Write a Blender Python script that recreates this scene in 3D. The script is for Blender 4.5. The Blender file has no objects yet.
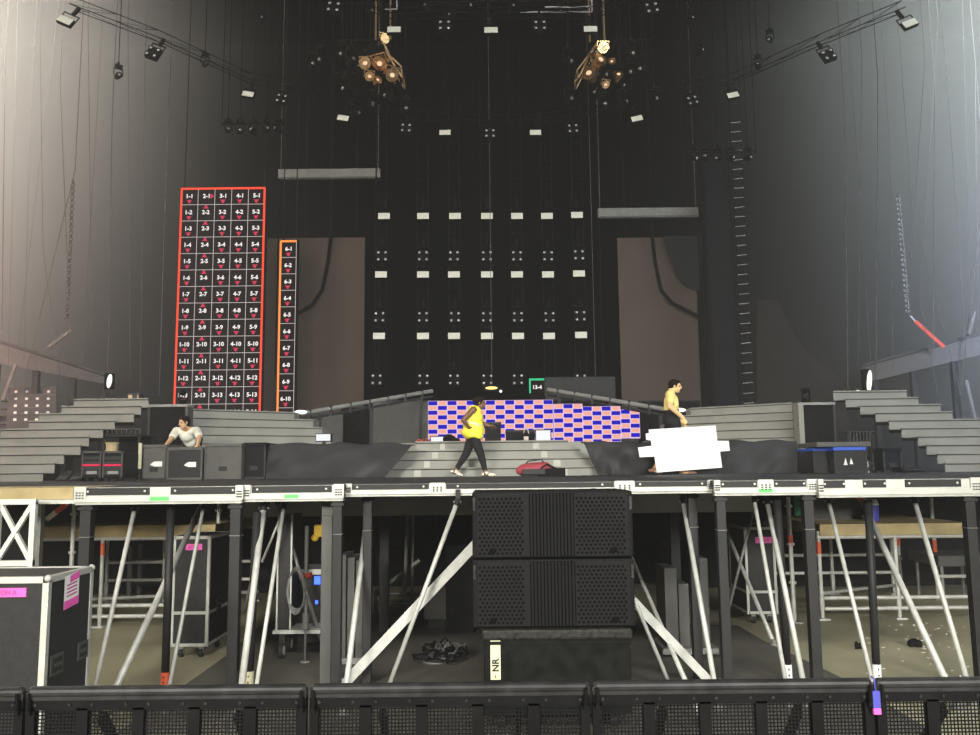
import bpy, bmesh, math, random
from mathutils import Vector, Matrix
random.seed(7)
SC = bpy.context.scene
COL = SC.collection
PI = math.pi

# ------------------------------------------------------------------ camera
FPX = 840.0
PITCH = math.atan((469.8 - 367.5) / FPX)
ROLL = math.radians(-0.6)
EYE = 2.04
ROT = Matrix.Rotation(PI / 2 + PITCH, 3, 'X') @ Matrix.Rotation(ROLL, 3, 'Z')
CAMP = Vector((0, 0, EYE))
cam = bpy.data.cameras.new('camera')
cam.sensor_width = 36.0
cam.lens = FPX / 980 * 36.0
cam.clip_start = 0.05
cam.clip_end = 200
cam_o = bpy.data.objects.new('camera', cam)
COL.objects.link(cam_o)
cam_o.matrix_world = Matrix.Translation(CAMP) @ ROT.to_4x4()
SC.camera = cam_o


def P(px, py, d):
    """point of the place seen at photo pixel (px,py), d metres in front of the camera along the floor"""
    r = ROT @ Vector(((px - 490) / FPX, (367.5 - py) / FPX, -1))
    return CAMP + r * (d / r.y)


def V(*a):
    return Vector(a)


# ------------------------------------------------------------------ materials
def mat(name, col, rough=0.6, metal=0.0, var=0.12, scale=6.0, emit=None, es=0.0, bump=0.0, spec=None):
    if spec is None:
        spec = 0.06 if max(col) < 0.015 else (0.2 if max(col) < 0.05 else 0.5)
    m = bpy.data.materials.new(name)
    m.use_nodes = True
    nt = m.node_tree
    b = nt.nodes['Principled BSDF']
    b.inputs['Roughness'].default_value = rough
    b.inputs['Metallic'].default_value = metal
    b.inputs['Specular IOR Level'].default_value = spec
    tc = nt.nodes.new('ShaderNodeTexCoord')
    no = nt.nodes.new('ShaderNodeTexNoise')
    no.inputs['Scale'].default_value = scale
    no.inputs['Detail'].default_value = 4
    nt.links.new(tc.outputs['Object'], no.inputs['Vector'])
    cr = nt.nodes.new('ShaderNodeValToRGB')
    c = Vector(col)
    cr.color_ramp.elements[0].position = 0.3
    cr.color_ramp.elements[1].position = 0.7
    cr.color_ramp.elements[0].color = (*(c * (1 - var)), 1)
    cr.color_ramp.elements[1].color = (*(c * (1 + var)), 1)
    nt.links.new(no.outputs['Fac'], cr.inputs['Fac'])
    nt.links.new(cr.outputs['Color'], b.inputs['Base Color'])
    if emit:
        b.inputs['Emission Color'].default_value = (*emit, 1)
        b.inputs['Emission Strength'].default_value = es
    if bump:
        bp = nt.nodes.new('ShaderNodeBump')
        bp.inputs['Strength'].default_value = bump
        bp.inputs['Distance'].default_value = 0.01
        nt.links.new(no.outputs['Fac'], bp.inputs['Height'])
        nt.links.new(bp.outputs['Normal'], b.inputs['Normal'])
    return m


def emat(name, col, s):
    return mat(name, (0.004, 0.004, 0.004), 1.0, 0, emit=col, es=s, spec=0.0)


M = {}
M['black'] = mat('black_paint', (0.012, 0.012, 0.013), 0.55)
M['matte'] = mat('matte_black', (0.010, 0.010, 0.011), 0.9, var=0.3)
M['dark'] = mat('dark_grey', (0.028, 0.028, 0.03), 0.6)
M['legdark'] = mat('dark_steel_leg', (0.021, 0.021, 0.0215), 0.5, 0.2)
M['rig'] = mat('rigging_black', (0.006, 0.006, 0.006), 0.8)
M['leggrey'] = mat('grey_steel_leg', (0.06, 0.06, 0.055), 0.5, 0.2)
M['casebody'] = mat('case_laminate', (0.019, 0.019, 0.0195), 0.5, var=0.2, scale=20)
M['alu'] = mat('aluminium_edge', (0.43, 0.43, 0.395), 0.5, 0.25, var=0.1)
M['tube'] = mat('galvanised_tube', (0.46, 0.46, 0.43), 0.5, 0.2, var=0.15, scale=9)
M['tubegrey'] = mat('dull_tube', (0.20, 0.20, 0.19), 0.5, 0.35)
M['whiteframe'] = mat('white_frame', (0.6, 0.6, 0.55), 0.5, 0.0, var=0.08)
M['slot'] = mat('black_slot', (0.02, 0.02, 0.02), 0.5)
M['green'] = mat('green_tape', (0.10, 0.60, 0.12), 0.6)
M['pinktape'] = mat('pink_tape', (0.72, 0.09, 0.40), 0.6)
M['ink'] = mat('ink', (0.02, 0.02, 0.02), 0.7)
M['pinkink'] = mat('pink_ink', (0.45, 0.04, 0.2), 0.7)
M['maroon'] = mat('dark_red_cloth', (0.26, 0.03, 0.045), 0.7)
M['slat'] = mat('grey_slat', (0.075, 0.075, 0.07), 0.7)
M['red'] = mat('red_paint', (0.55, 0.05, 0.03), 0.5)
M['orange'] = mat('orange_red', (0.62, 0.10, 0.04), 0.5)
M['creamtape'] = mat('cream_tape', (0.58, 0.56, 0.38), 0.7, var=0.06)
M['whitelabel'] = mat('white_label', (0.80, 0.80, 0.78), 0.7, var=0.05)
M['wood'] = mat('plywood', (0.40, 0.31, 0.15), 0.7, var=0.25, scale=3)
M['stairs'] = mat('grey_stage_paint', (0.25, 0.25, 0.225), 0.7, var=0.10, scale=2)
M['stairseam'] = mat('pale_stair_seam', (0.42, 0.42, 0.38), 0.7)
M['stairline'] = mat('stair_shadow_gap', (0.03, 0.03, 0.03), 0.9)
M['greybox'] = mat('grey_board', (0.075, 0.073, 0.066), 0.7)
M['greywall'] = mat('mid_grey_wall', (0.075, 0.075, 0.072), 0.8)
M['drape'] = mat('black_drape_cloth', (0.026, 0.026, 0.028), 0.55, var=0.15, scale=2.5)
M['spk'] = mat('speaker_cabinet', (0.0075, 0.0075, 0.0078), 0.6, var=0.1, scale=30)
M['spkgrille'] = mat('speaker_grille', (0.0095, 0.0095, 0.010), 0.55)
M['spkhole'] = mat('speaker_holes', (0.003, 0.003, 0.003), 0.9)
M['spkbase'] = mat('scuffed_case', (0.0065, 0.007, 0.0062), 0.6, var=0.5, scale=9)
M['scuff'] = mat('scuffed_edge', (0.017, 0.017, 0.014), 0.6, var=0.8, scale=25)
M['barrier'] = mat('black_barrier', (0.0065, 0.0065, 0.007), 0.5, 0.1, var=0.25, scale=12)
M['barrierrail'] = mat('worn_barrier_rail', (0.022, 0.022, 0.023), 0.42, 0.3, var=0.4, scale=14)
M['bluetape'] = mat('blue_tape', (0.05, 0.05, 0.34), 0.6)
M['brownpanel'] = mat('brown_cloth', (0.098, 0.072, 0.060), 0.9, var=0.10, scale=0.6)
M['barcol'] = mat('grey_bar', (0.24, 0.24, 0.23), 0.6)
M['navy'] = mat('dark_navy', (0.008, 0.009, 0.014), 0.7)
M['yellow'] = mat('yellow_plastic', (0.80, 0.50, 0.03), 0.5)
M['bluelight'] = emat('blue_light', (0.05, 0.12, 1.0), 3.0)
M['bluetrim'] = mat('blue_trim', (0.03, 0.08, 0.42), 0.5, emit=(0.03, 0.1, 0.6), es=0.15)
M['redstrip'] = emat('red_strip', (1.0, 0.04, 0.12), 0.9)
M['seatgrey'] = mat('seat_plastic', (0.05, 0.045, 0.045), 0.6)
M['brass'] = mat('warm_metal', (0.75, 0.48, 0.25), 0.25, 0.9)
M['lens'] = mat('lens_glass', (0.25, 0.25, 0.26), 0.15, 0.6, emit=(0.8, 0.8, 0.75), es=0.2)
M['strobe'] = mat('strobe_face', (0.5, 0.5, 0.45), 0.6, emit=(0.80, 0.82, 0.66), es=0.28)
M['strobedim'] = mat('strobe_face_dim', (0.4, 0.4, 0.38), 0.6, emit=(0.75, 0.77, 0.68), es=0.32)
M['warmglint'] = emat('warm_glint', (1.0, 0.68, 0.42), 1.0)
M['lampwhite'] = emat('white_lamp', (1.0, 1.0, 0.92), 1.6)
M['lampyellow'] = emat('yellow_lamp', (1.0, 0.75, 0.25), 1.6)
M['screenwhite'] = emat('white_screen', (0.95, 0.97, 1.0), 1.0)
M['beamgrey'] = mat('balcony_fascia', (0.13, 0.125, 0.12), 0.8)
M['cable'] = mat('grey_cable', (0.075, 0.07, 0.068), 0.7)
M['wall'] = mat('black_hall_wall', (0.003, 0.003, 0.003), 1.0, spec=0.0)
M['cableblack'] = mat('black_cable', (0.012, 0.012, 0.012), 0.5)
M['chain'] = mat('steel_chain', (0.30, 0.30, 0.30), 0.4, 0.6)
M['rung'] = mat('pale_rung', (0.32, 0.33, 0.35), 0.5, 0.2)
# led test pattern
M['ledblack'] = emat('led_tile_black', (0.9, 0.55, 0.5), 0.012)
M['ledwhite'] = emat('led_white', (1.0, 0.93, 0.90), 1.1)
M['ledline'] = emat('led_grid_line', (0.88, 0.76, 0.74), 0.8)
M['ledred'] = emat('led_red', (1.0, 0.075, 0.035), 1.35)
M['ledorange'] = emat('led_orange', (1.0, 0.28, 0.06), 1.35)
M['ledpink'] = emat('led_pink_arrow', (0.85, 0.05, 0.12), 0.85)
M['ledgreen'] = emat('led_green', (0.06, 0.7, 0.32), 0.9)
M['scrblue'] = emat('screen_blue', (0.012, 0.004, 0.50), 1.0)
M['scrsalmon'] = emat('screen_salmon', (1.0, 0.46, 0.33), 0.95)
M['scrgap'] = emat('screen_lavender', (0.88, 0.62, 0.86), 0.95)
# people
M['skindark'] = mat('brown_skin', (0.16, 0.075, 0.042), 0.5, var=0.05)
M['skinwarm'] = mat('tanned_skin', (0.62, 0.38, 0.21), 0.5, var=0.05)
M['skinpale'] = mat('warm_pale_skin', (0.75, 0.50, 0.24), 0.5, var=0.05)
M['hair'] = mat('dark_hair', (0.012, 0.008, 0.007), 0.6, bump=0.6, scale=60)
M['vest'] = mat('hi_vis_yellow', (0.88, 0.80, 0.06), 0.6, var=0.06, emit=(0.9, 0.82, 0.06), es=0.06)  # slight emission put in so the cloth looks brighter lit
M['vestband'] = mat('reflective_band', (0.62, 0.60, 0.45), 0.4)
M['legging'] = mat('black_legging', (0.014, 0.014, 0.016), 0.8)
M['shoe'] = mat('pale_shoe', (0.70, 0.62, 0.55), 0.6)
M['shoetan'] = mat('tan_shoe', (0.35, 0.18, 0.12), 0.6)
M['tee'] = mat('white_tee', (0.80, 0.80, 0.70), 0.8, var=0.05)
M['yellowtee'] = mat('pale_yellow_shirt', (0.85, 0.70, 0.25), 0.8, var=0.05)
M['board'] = mat('white_board', (0.88, 0.88, 0.88), 0.6, var=0.02, emit=(1, 1, 1), es=0.0)
M['eye'] = mat('eye_dark', (0.02, 0.015, 0.012), 0.2)
M['lip'] = mat('lips', (0.30, 0.10, 0.08), 0.5)


# ------------------------------------------------------------------ mesh builder
class MB:
    def __init__(s):
        s.v, s.f, s.m = [], [], []

    def add(s, vs, fs, mi=0):
        n = len(s.v)
        s.v += [Vector(v) for v in vs]
        s.f += [[i + n for i in f] for f in fs]
        s.m += [mi] * len(fs)
        return s

    def box(s, x0, x1, y0, y1, z0, z1, mi=0):
        vs = [(x, y, z) for z in (z0, z1) for y in (y0, y1) for x in (x0, x1)]
        return s.add(vs, [(0, 2, 3, 1), (4, 5, 7, 6), (0, 1, 5, 4), (2, 6, 7, 3), (0, 4, 6, 2), (1, 3, 7, 5)], mi)

    def obox(s, c, size, rot=None, mi=0):
        c = Vector(c)
        h = Vector(size) / 2
        vs = []
        for z in (-1, 1):
            for y in (-1, 1):
                for x in (-1, 1):
                    p = Vector((x * h.x, y * h.y, z * h.z))
                    if rot is not None:
                        p = rot @ p
                    vs.append(c + p)
        return s.add(vs, [(0, 2, 3, 1), (4, 5, 7, 6), (0, 1, 5, 4), (2, 6, 7, 3), (0, 4, 6, 2), (1, 3, 7, 5)], mi)

    def bar(s, p0, p1, w, t, mi=0, up=(0, 1, 0)):
        """flat bar from p0 to p1; w across, t along up"""
        p0, p1 = Vector(p0), Vector(p1)
        a = (p1 - p0).normalized()
        u = Vector(up)
        u = (u - a * u.dot(a)).normalized()
        b = a.cross(u)
        vs = []
        for p in (p0, p1):
            for i, j in ((-1, -1), (1, -1), (1, 1), (-1, 1)):
                vs.append(p + b * (w / 2 * i) + u * (t / 2 * j))
        return s.add(vs, [(3, 2, 1, 0), (4, 5, 6, 7), (0, 1, 5, 4), (1, 2, 6, 5), (2, 3, 7, 6), (3, 0, 4, 7)], mi)

    def tube(s, p0, p1, r0, r1=None, n=10, mi=0):
        r1 = r0 if r1 is None else r1
        p0, p1 = Vector(p0), Vector(p1)
        a = (p1 - p0).normalized()
        u = a.orthogonal().normalized()
        b = a.cross(u)
        vs = []
        for p, r in ((p0, r0), (p1, r1)):
            for k in range(n):
                t = 2 * PI * k / n
                vs.append(p + u * (r * math.cos(t)) + b * (r * math.sin(t)))
        fs = [(k, (k + 1) % n, n + (k + 1) % n, n + k) for k in range(n)]
        fs += [tuple(range(n - 1, -1, -1)), tuple(range(n, 2 * n))]
        return s.add(vs, fs, mi)

    def path(s, pts, r, n=6, mi=0):
        pts = [Vector(p) for p in pts]
        vs = []
        u = None
        for i, p in enumerate(pts):
            a = (pts[min(i + 1, len(pts) - 1)] - pts[max(i - 1, 0)]).normalized()
            if u is None:
                u = a.orthogonal().normalized()
            u = (u - a * u.dot(a)).normalized()
            b = a.cross(u)
            for k in range(n):
                t = 2 * PI * k / n
                vs.append(p + u * (r * math.cos(t)) + b * (r * math.sin(t)))
        fs = []
        for i in range(len(pts) - 1):
            for k in range(n):
                fs.append((i * n + k, i * n + (k + 1) % n, (i + 1) * n + (k + 1) % n, (i + 1) * n + k))
        L = (len(pts) - 1) * n
        fs += [tuple(range(n - 1, -1, -1)), tuple(range(L, L + n))]
        return s.add(vs, fs, mi)

    def prism(s, poly, off, mi=0):
        """closed polygon (3d points) swept by vector off"""
        off = Vector(off)
        n = len(poly)
        vs = [Vector(p) for p in poly] + [Vector(p) + off for p in poly]
        fs = [tuple(range(n - 1, -1, -1)), tuple(range(n, 2 * n))]
        fs += [(k, (k + 1) % n, n + (k + 1) % n, n + k) for k in range(n)]
        return s.add(vs, fs, mi)

    def ell(s, c, r, rot=None, nu=14, nv=9, mi=0):
        c = Vector(c)
        if not hasattr(r, '__len__'):
            r = (r, r, r)
        vs, fs = [], []

        def pt(a, b):
            p = Vector((r[0] * math.sin(b) * math.cos(a), r[1] * math.sin(b) * math.sin(a), r[2] * math.cos(b)))
            return c + (rot @ p if rot is not None else p)
        vs.append(pt(0, 0))
        for j in range(1, nv):
            for i in range(nu):
                vs.append(pt(2 * PI * i / nu, PI * j / nv))
        vs.append(pt(0, PI))
        for i in range(nu):
            fs.append((0, 1 + i, 1 + (i + 1) % nu))
            fs.append((len(vs) - 1, 1 + (nv - 2) * nu + (i + 1) % nu, 1 + (nv - 2) * nu + i))
        for j in range(nv - 2):
            for i in range(nu):
                a = 1 + j * nu + i
                b = 1 + j * nu + (i + 1) % nu
                fs.append((a, a + nu, b + nu, b))
        return s.add(vs, fs, mi)

    def cap(s, p0, p1, r0, r1, n=12):
        p0, p1 = Vector(p0), Vector(p1)
        s.tube(p0, p1, r0, r1, n)
        s.ell(p0, r0 * 0.999, nu=n, nv=8)
        s.ell(p1, r1 * 0.999, nu=n, nv=8)
        return s

    def text(s, string, origin, right, up, h, mi=0, bold=0.0):
        """flat lettering, centred on origin, cap height h"""
        vs, fs, bb = text_mesh(string)
        k = h / max(bb[3] - bb[1], 1e-6)
        cx, cy = (bb[0] + bb[2]) / 2, (bb[1] + bb[3]) / 2
        R, U, O = Vector(right), Vector(up), Vector(origin)
        return s.add([O + R * ((x - cx) * k) + U * ((y - cy) * k) for x, y in vs], fs, mi)

    def build(s, name, mats, parent=None, base=None, bevel=0.0, smooth=False):
        if not isinstance(mats, (list, tuple)):
            mats = [mats]
        if parent is not None:
            org = Vector(ORG[parent.name])
        elif base is not None:
            org = Vector(base)
        else:
            lo = Vector([min(v[i] for v in s.v) for i in range(3)])
            hi = Vector([max(v[i] for v in s.v) for i in range(3)])
            org = V((lo.x + hi.x) / 2, (lo.y + hi.y) / 2, lo.z)
        me = bpy.data.meshes.new(name)
        me.from_pydata([v - org for v in s.v], [], s.f)
        for m in mats:
            me.materials.append(m)
        me.polygons.foreach_set('material_index', s.m)
        if bevel:
            bm = bmesh.new()
            bm.from_mesh(me)
            bmesh.ops.recalc_face_normals(bm, faces=bm.faces)
            es = [e for e in bm.edges if len(e.link_faces) == 2 and e.calc_face_angle(0) > 0.6]
            bmesh.ops.bevel(bm, geom=es, offset=bevel, segments=2, affect='EDGES', profile=0.5, clamp_overlap=True)
            bm.to_mesh(me)
            bm.free()
        if smooth:
            me.polygons.foreach_set('use_smooth', [True] * len(me.polygons))
        me.update()
        o = bpy.data.objects.new(name, me)
        COL.objects.link(o)
        if parent is not None:
            o.parent = parent
            ORG[o.name] = tuple(org)
        else:
            o.location = org
            ORG[o.name] = tuple(org)
        return o


ORG = {}
_TX = {}


def text_mesh(string):
    if string in _TX:
        return _TX[string]
    cu = bpy.data.curves.new('lettering', 'FONT')
    cu.body = string
    cu.resolution_u = 3
    cu.offset = 0.035
    o = bpy.data.objects.new('lettering', cu)
    COL.objects.link(o)
    dg = bpy.context.evaluated_depsgraph_get()
    me = bpy.data.meshes.new_from_object(o.evaluated_get(dg))
    vs = [(v.co.x, v.co.y) for v in me.vertices]
    fs = [tuple(p.vertices) for p in me.polygons]
    bb = (min(v[0] for v in vs), min(v[1] for v in vs), max(v[0] for v in vs), max(v[1] for v in vs))
    bpy.data.objects.remove(o)
    bpy.data.curves.remove(cu)
    bpy.data.meshes.remove(me)
    _TX[string] = (vs, fs, bb)
    return _TX[string]


def tag(o, label, cat, group=None, kind=None):
    if label:
        o['label'] = label
    if cat:
        o['category'] = cat
    if group:
        o['group'] = group
    if kind:
        o['kind'] = kind
    return o


def thing(name, label, cat, loc, group=None):
    o = bpy.data.objects.new(name, None)
    o.empty_display_size = 0.1
    COL.objects.link(o)
    o.location = loc
    ORG[o.name] = tuple(loc)
    return tag(o, label, cat, group)


def kids(o):
    return [c for c in bpy.data.objects if c.parent is o]


def dup(root, loc, label=None, group=None, rotz=None, scale=None, rot=None):
    r = root.copy()
    COL.objects.link(r)
    r.location = loc
    if rotz is not None:
        r.rotation_euler = (0, 0, rotz)
    if rot is not None:
        r.rotation_euler = rot
    if scale is not None:
        r.scale = (scale, scale, scale)
    if label:
        r['label'] = label
    if group:
        r['group'] = group
    for ch in root.children:
        if ch.name.startswith('drop_rod'):
            continue
        c = ch.copy()
        COL.objects.link(c)
        c.parent = r
        for g in ch.children:
            d = g.copy()
            COL.objects.link(d)
            d.parent = c
    return r


def struct(o):
    o['kind'] = 'structure'
    return o


ORD = ['first', 'second', 'third', 'fourth', 'fifth', 'sixth', 'seventh', 'eighth', 'ninth', 'tenth', 'eleventh', 'twelfth', 'thirteenth', 'fourteenth', 'fifteenth', 'sixteenth']

# ------------------------------------------------------------------ the hall
def floor_material():
    m = mat('concrete_floor', (0.36, 0.33, 0.215), 0.45, var=0.25, scale=0.8)
    return m


struct(MB().box(-24, 24, -16, 36, -0.2, 0).build('floor', floor_material()))
struct(MB().box(-24, 24, 35.5, 36, 0, 21).build('wall_back', M['wall']))
struct(MB().box(-24, -23.5, -16, 36, 0, 21).build('wall_left', M['wall']))
struct(MB().box(23.5, 24, -16, 36, 0, 21).build('wall_right', M['wall']))
struct(MB().box(-24, 24, -16, 36, 21, 21.3).build('ceiling', M['wall']))
struct(MB().box(-24, 24, -16.3, -16, 0, 21).build('wall_front', M['matte']))

# dark sheet laid under the middle of the stage
mt = MB()
def at_floor(px, py):
    r = P(px, py, 1) - CAMP
    q = CAMP + r * (-EYE / r.z)
    return V(q.x, q.y, .003)


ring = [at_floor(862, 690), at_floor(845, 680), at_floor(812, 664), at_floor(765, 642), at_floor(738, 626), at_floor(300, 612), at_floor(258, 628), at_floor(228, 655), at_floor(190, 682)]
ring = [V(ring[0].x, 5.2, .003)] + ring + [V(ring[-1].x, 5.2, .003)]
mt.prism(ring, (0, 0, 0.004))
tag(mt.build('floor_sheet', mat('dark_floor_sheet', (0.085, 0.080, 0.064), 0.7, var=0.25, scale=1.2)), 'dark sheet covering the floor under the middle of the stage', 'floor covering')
# scattered litter on the concrete at the right
rl = MB()
for k in range(70):
    p = P(random.gauss(915, 45), random.uniform(625, 678), 1)
    px, py = random.gauss(905, 40), random.uniform(628, 680)
    if px < 850 or px > 975:
        continue
    d = 8.3 + (678 - py) / 50 * 3.0
    x = (px - 490) / FPX * d
    a = random.uniform(0, PI)
    w = random.uniform(0.007, 0.02)
    rl.obox((x, d, 0.003), (w * 2.2, w, 0.004), Matrix.Rotation(a, 3, 'Z'))
tag(rl.build('confetti_litter', M['whitelabel']), 'pale scraps of confetti scattered on the concrete at right', 'litter', kind='stuff')


def rag(px, d, w, label):
    x = (px - 490) / FPX * d
    b = MB()
    for k in range(7):
        b.ell((x + random.uniform(-w, w), d + random.uniform(-w, w) * 0.5, 0.035), (w * random.uniform(0.3, 0.6), w * 0.45, random.uniform(0.03, 0.06)), nu=8, nv=6)
    tag(b.build('black_rag', M['matte'], smooth=True), label, 'rag')


rag(904, 9.85, 0.11, 'larger crumpled black rag lying on the concrete among confetti')
rag(845, 9.75, 0.05, 'small black scrap lying on the concrete left of the larger rag')

# ------------------------------------------------------------------ front stage deck sections
DZ = 1.92          # deck level


def deck(px0, px1, d, depth, h, slots, plates, greens, legs, label, legw=0.085):
    x0, x1 = P(px0, 487, d).x, P(px1, 487, d).x
    t = thing('stage_deck', label, 'stage deck', ((x0 + x1) / 2, d + depth / 2, 0), 'front stage deck sections')
    MB().box(x0, x1, d + 0.05, d + depth, DZ - 0.06, DZ).build('deck_top', M['dark'], t)
    r = MB()
    r.box(x0 + .005, x1 - .005, d, d + 0.05, DZ - h, DZ - 0.005)
    r.box(x0 + .005, x1 - .005, d - 0.012, d, DZ - h * 0.93, DZ - h * 0.55)     # raised lower flange
    r.box(x0 + .005, x1 - .005, d - 0.004, d + 0.09, DZ - h - 0.012, DZ - h)
    r.build('front_rail', M['alu'], t, bevel=0.004)
    for a, b in slots:
        s = MB()
        sx0, sx1 = P(a, 487, d).x, P(b, 487, d).x
        s.box(sx0, sx1, d - 0.008, d, DZ - h * 0.50, DZ - h * 0.06)
        for q in (0.07, 0.93):
            qx = sx0 + (sx1 - sx0) * q
            s.tube((qx, d - 0.008, DZ - h * 0.27), (qx, d - 0.014, DZ - h * 0.27), 0.010, n=8, mi=1)
        s.build('slot_strip', [M['slot'], M['alu']], t)
    for a, b in plates:
        s = MB()
        sx0, sx1 = P(a, 487, d).x, P(b, 487, d).x
        s.box(sx0, sx1, d - 0.016, d + 0.01, DZ - h * 0.85, DZ + 0.004)
        n = 3
        for i in range(n):
            for j in range(3):
                cx = sx0 + (sx1 - sx0) * (0.25 + 0.25 * i)
                cz = DZ - h * (0.35 + 0.16 * j)
                s.box(cx - .009, cx + .009, d - 0.019, d - 0.015, cz - .006, cz + .006, 1)
        s.build('corner_plate', [M['alu'], M['slot']], t, bevel=0.0)
    for a, b in greens:
        s = MB()
        sx0, sx1 = P(a, 487, d).x, P(b, 487, d).x
        s.box(sx0, sx1, d - 0.0165, d - 0.012, DZ - h * 0.86, DZ - h * 0.62)
        g = s.build('tape_mark', M['green'], t)
        g['label'] = 'bright green tape mark'
    for lx, m_, w_, dd in legs:
        s = MB()
        X = min(max(P(lx, 560, d + dd).x, x0 + w_ * .75), x1 - w_ * .75)
        s.box(X - w_ / 2, X + w_ / 2, d + dd, d + dd + w_, 0.015, DZ - h - 0.012 if dd < 0.1 else DZ - 0.06)
        s.box(X - w_ * 0.72, X + w_ * 0.72, d + dd - .01, d + dd + w_ + .01, DZ - h - 0.06, DZ - h - 0.03)
        s.box(X - w_ * .58, X + w_ * .58, d + dd - .006, d + dd + w_ + .006, DZ - 0.46, DZ - 0.45, 1)
        lg = s.build('leg', [m_, M['alu']], t, bevel=0.004)
        MB().box(X - w_ * .9, X + w_ * .9, d + dd - .03, d + dd + w_ + .03, 0, 0.015).build('foot_plate', m_, lg)
    return t


L_, G_ = M['legdark'], M['leggrey']
deck(75, 243, 7.8, 2.35, 0.150, [(84, 150), (171, 238)], [(75, 87), (236, 243.5)], [(151, 170)], [(83, L_, .10, 0.02), (237, L_, .095, 0.02)], 'narrow deck section at the left end of the stage front')
deck(244, 344, 7.85, 2.3, 0.140, [(252, 332)], [(244, 251), (334, 344)], [(285, 299)], [(337, L_, .085, 0.02)], 'short deck section between left end section and wide centre section')
deck(345, 713, 8.0, 2.15, 0.108, [(352, 429), (446, 614), (635, 707)], [(345, 352), (430, 445), (615, 634), (708, 713)], [(529, 554)], [(367, L_, .085, 0.3), (695, L_, .085, 0.3)], 'wide centre deck section directly above the loudspeaker stack')
deck(714, 817, 7.85, 2.3, 0.130, [(720, 757), (774, 806)], [(714, 720), (758, 773), (807, 817)], [(758, 772)], [(719, L_, .085, 0.02), (812, L_, .09, 0.02)], 'short deck section right of the wide centre section')
deck(818, 1000, 7.8, 2.35, 0.155, [(823, 845), (863, 886), (905, 961)], [(818, 823), (970, 981)], [], [(975, L_, .09, 0.02)], 'deck section at the right end of the stage front')

# pale upright post beside the leg
t = thing('upright_post', 'flat grey upright post left of the dark leg under the stage', 'post', P(328, 560, 8.1) * 1)
b = MB(); X = P(327, 590, 8.2).x
b.box(X - .06, X + .06, 8.2, 8.26, 0.02, DZ - .15); b.box(X - .045, X + .045, 8.19, 8.2, 0.05, DZ - .3, 1)
t.location = (X, 8.23, 0); ORG[t.name] = (X, 8.23, 0)
b.build('post_body', [G_, M['leggrey']], t, bevel=.004)
MB().box(X - .09, X + .09, 8.15, 8.31, 0, .02).build('foot_plate', M['tubegrey'], t)


# slim dark props with coloured foot collars
def slim_prop(px0, py0, px1, py1, d, collar, ccol, label):
    p1 = P(px1, py1, d)
    p0 = P(px0, py0, d)
    dirv = (p0 - p1).normalized()
    foot = p1 - dirv * ((p1.z - 0.02) / dirv.z)
    t = thing('slim_stage_prop', label, 'stage prop', (foot.x, foot.y, 0), 'slim dark stage props')
    MB().tube(foot, p0, 0.037, n=12).build('pole', M['legdark'], t, smooth=True)
    c0, c1 = P(px1, collar[1], d), P(px1 - (px1 - px0) * (collar[1] - collar[0]) / (py1 - py0), collar[0], d)
    c = MB().tube(c0, c1, 0.041, n=12)
    for q in (0.3, 0.7):
        pp = c0.lerp(c1, q)
        c.box(pp.x - .006, pp.x + .006, pp.y - .044, pp.y - .04, pp.z - .008, pp.z + .008, 1)
    c.build('foot_collar', [M[ccol], M['ink']], t)
    MB().box(foot.x - .07, foot.x + .07, foot.y - .07, foot.y + .07, 0, 0.02).build('foot_plate', M['tubegrey'], t)


slim_prop(171, 504, 165, 680, 8.1, (672, 686), 'orange', 'slim dark prop with a red foot collar under left deck')
slim_prop(868, 500, 877, 680, 8.1, (664, 679), 'whitelabel', 'slim dark prop with white foot collar under right end deck')
slim_prop(777, 500, 788, 680, 8.1, (664, 679), 'whitelabel', 'slim dark prop with white foot collar beside the right upright case')
slim_prop(257, 512, 249, 684, 8.0, (671, 686), 'creamtape', 'slim dark prop with a cream foot collar between white braces at left')
slim_prop(722, 505, 728, 690, 8.35, (664, 679), 'black', 'slim dark prop with black collar behind the right inner leg')


# ------------------------------------------------------------------ diagonal braces
def brace(px0, py0, px1, py1, w, label, db=7.55, lat=None, flat=False, m='tube', clamp=None, floor=True):
    bot = P(px1, py1, lat if lat else db)
    if lat:
        top = P(px0, py0, lat)
    else:
        lo, hi = db, 20.0
        s = 1 if px0 < 490 else -1
        for _ in range(40):
            mid = (lo + hi) / 2
            if (P(px0, py0, mid).x - bot.x) * s > 0:
                lo = mid
            else:
                hi = mid
        # more depth pushes x outward
        top = P(px0, py0, lo)
    a = (top - bot).normalized()
    if floor:
        bot = bot - a * ((bot.z - 0.03) / a.z)
    r = w / 2 * (bot.y + top.y) / 2 / FPX
    if top.z < DZ - .2:
        top = top + a * ((DZ - .2 - top.z) / a.z)
    t = thing('support_brace', label, 'stage brace', (bot.x, bot.y, 0 if floor else bot.z), 'silver diagonal braces under the stage')
    if flat:
        MB().bar(bot, top, 2 * r, 0.03, up=(0, 1, 0)).build('flat_beam', M[m], t, bevel=.003)
    else:
        MB().tube(bot, top, r, n=12).build('tube', M[m], t, smooth=True)
    c = MB()
    c.tube(top - a * 0.05, top + a * 0.02, r * 1.3, n=10)
    c.box(top.x - r, top.x + r, top.y - .02, top.y + .02, top.z, DZ - .06)
    cl_ = c.build('clamp', M[clamp] if clamp else M['legdark'], t)
    bp_ = top - a * 0.02
    MB().tube(bp_ + V(-r * 1.8, 0, 0), bp_ + V(r * 1.8, 0, 0), .010, n=8).build('clamp_bolt', M['tubegrey'], cl_)
    if floor:
        f = MB().tube((bot.x, bot.y, 0), (bot.x, bot.y, 0.03), r * 2.0, n=12).tube((bot.x, bot.y, 0.02), (bot.x, bot.y, 0.07), r * 1.25, n=10)
        f.build('foot', M['tubegrey'], t)
    return t


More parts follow.
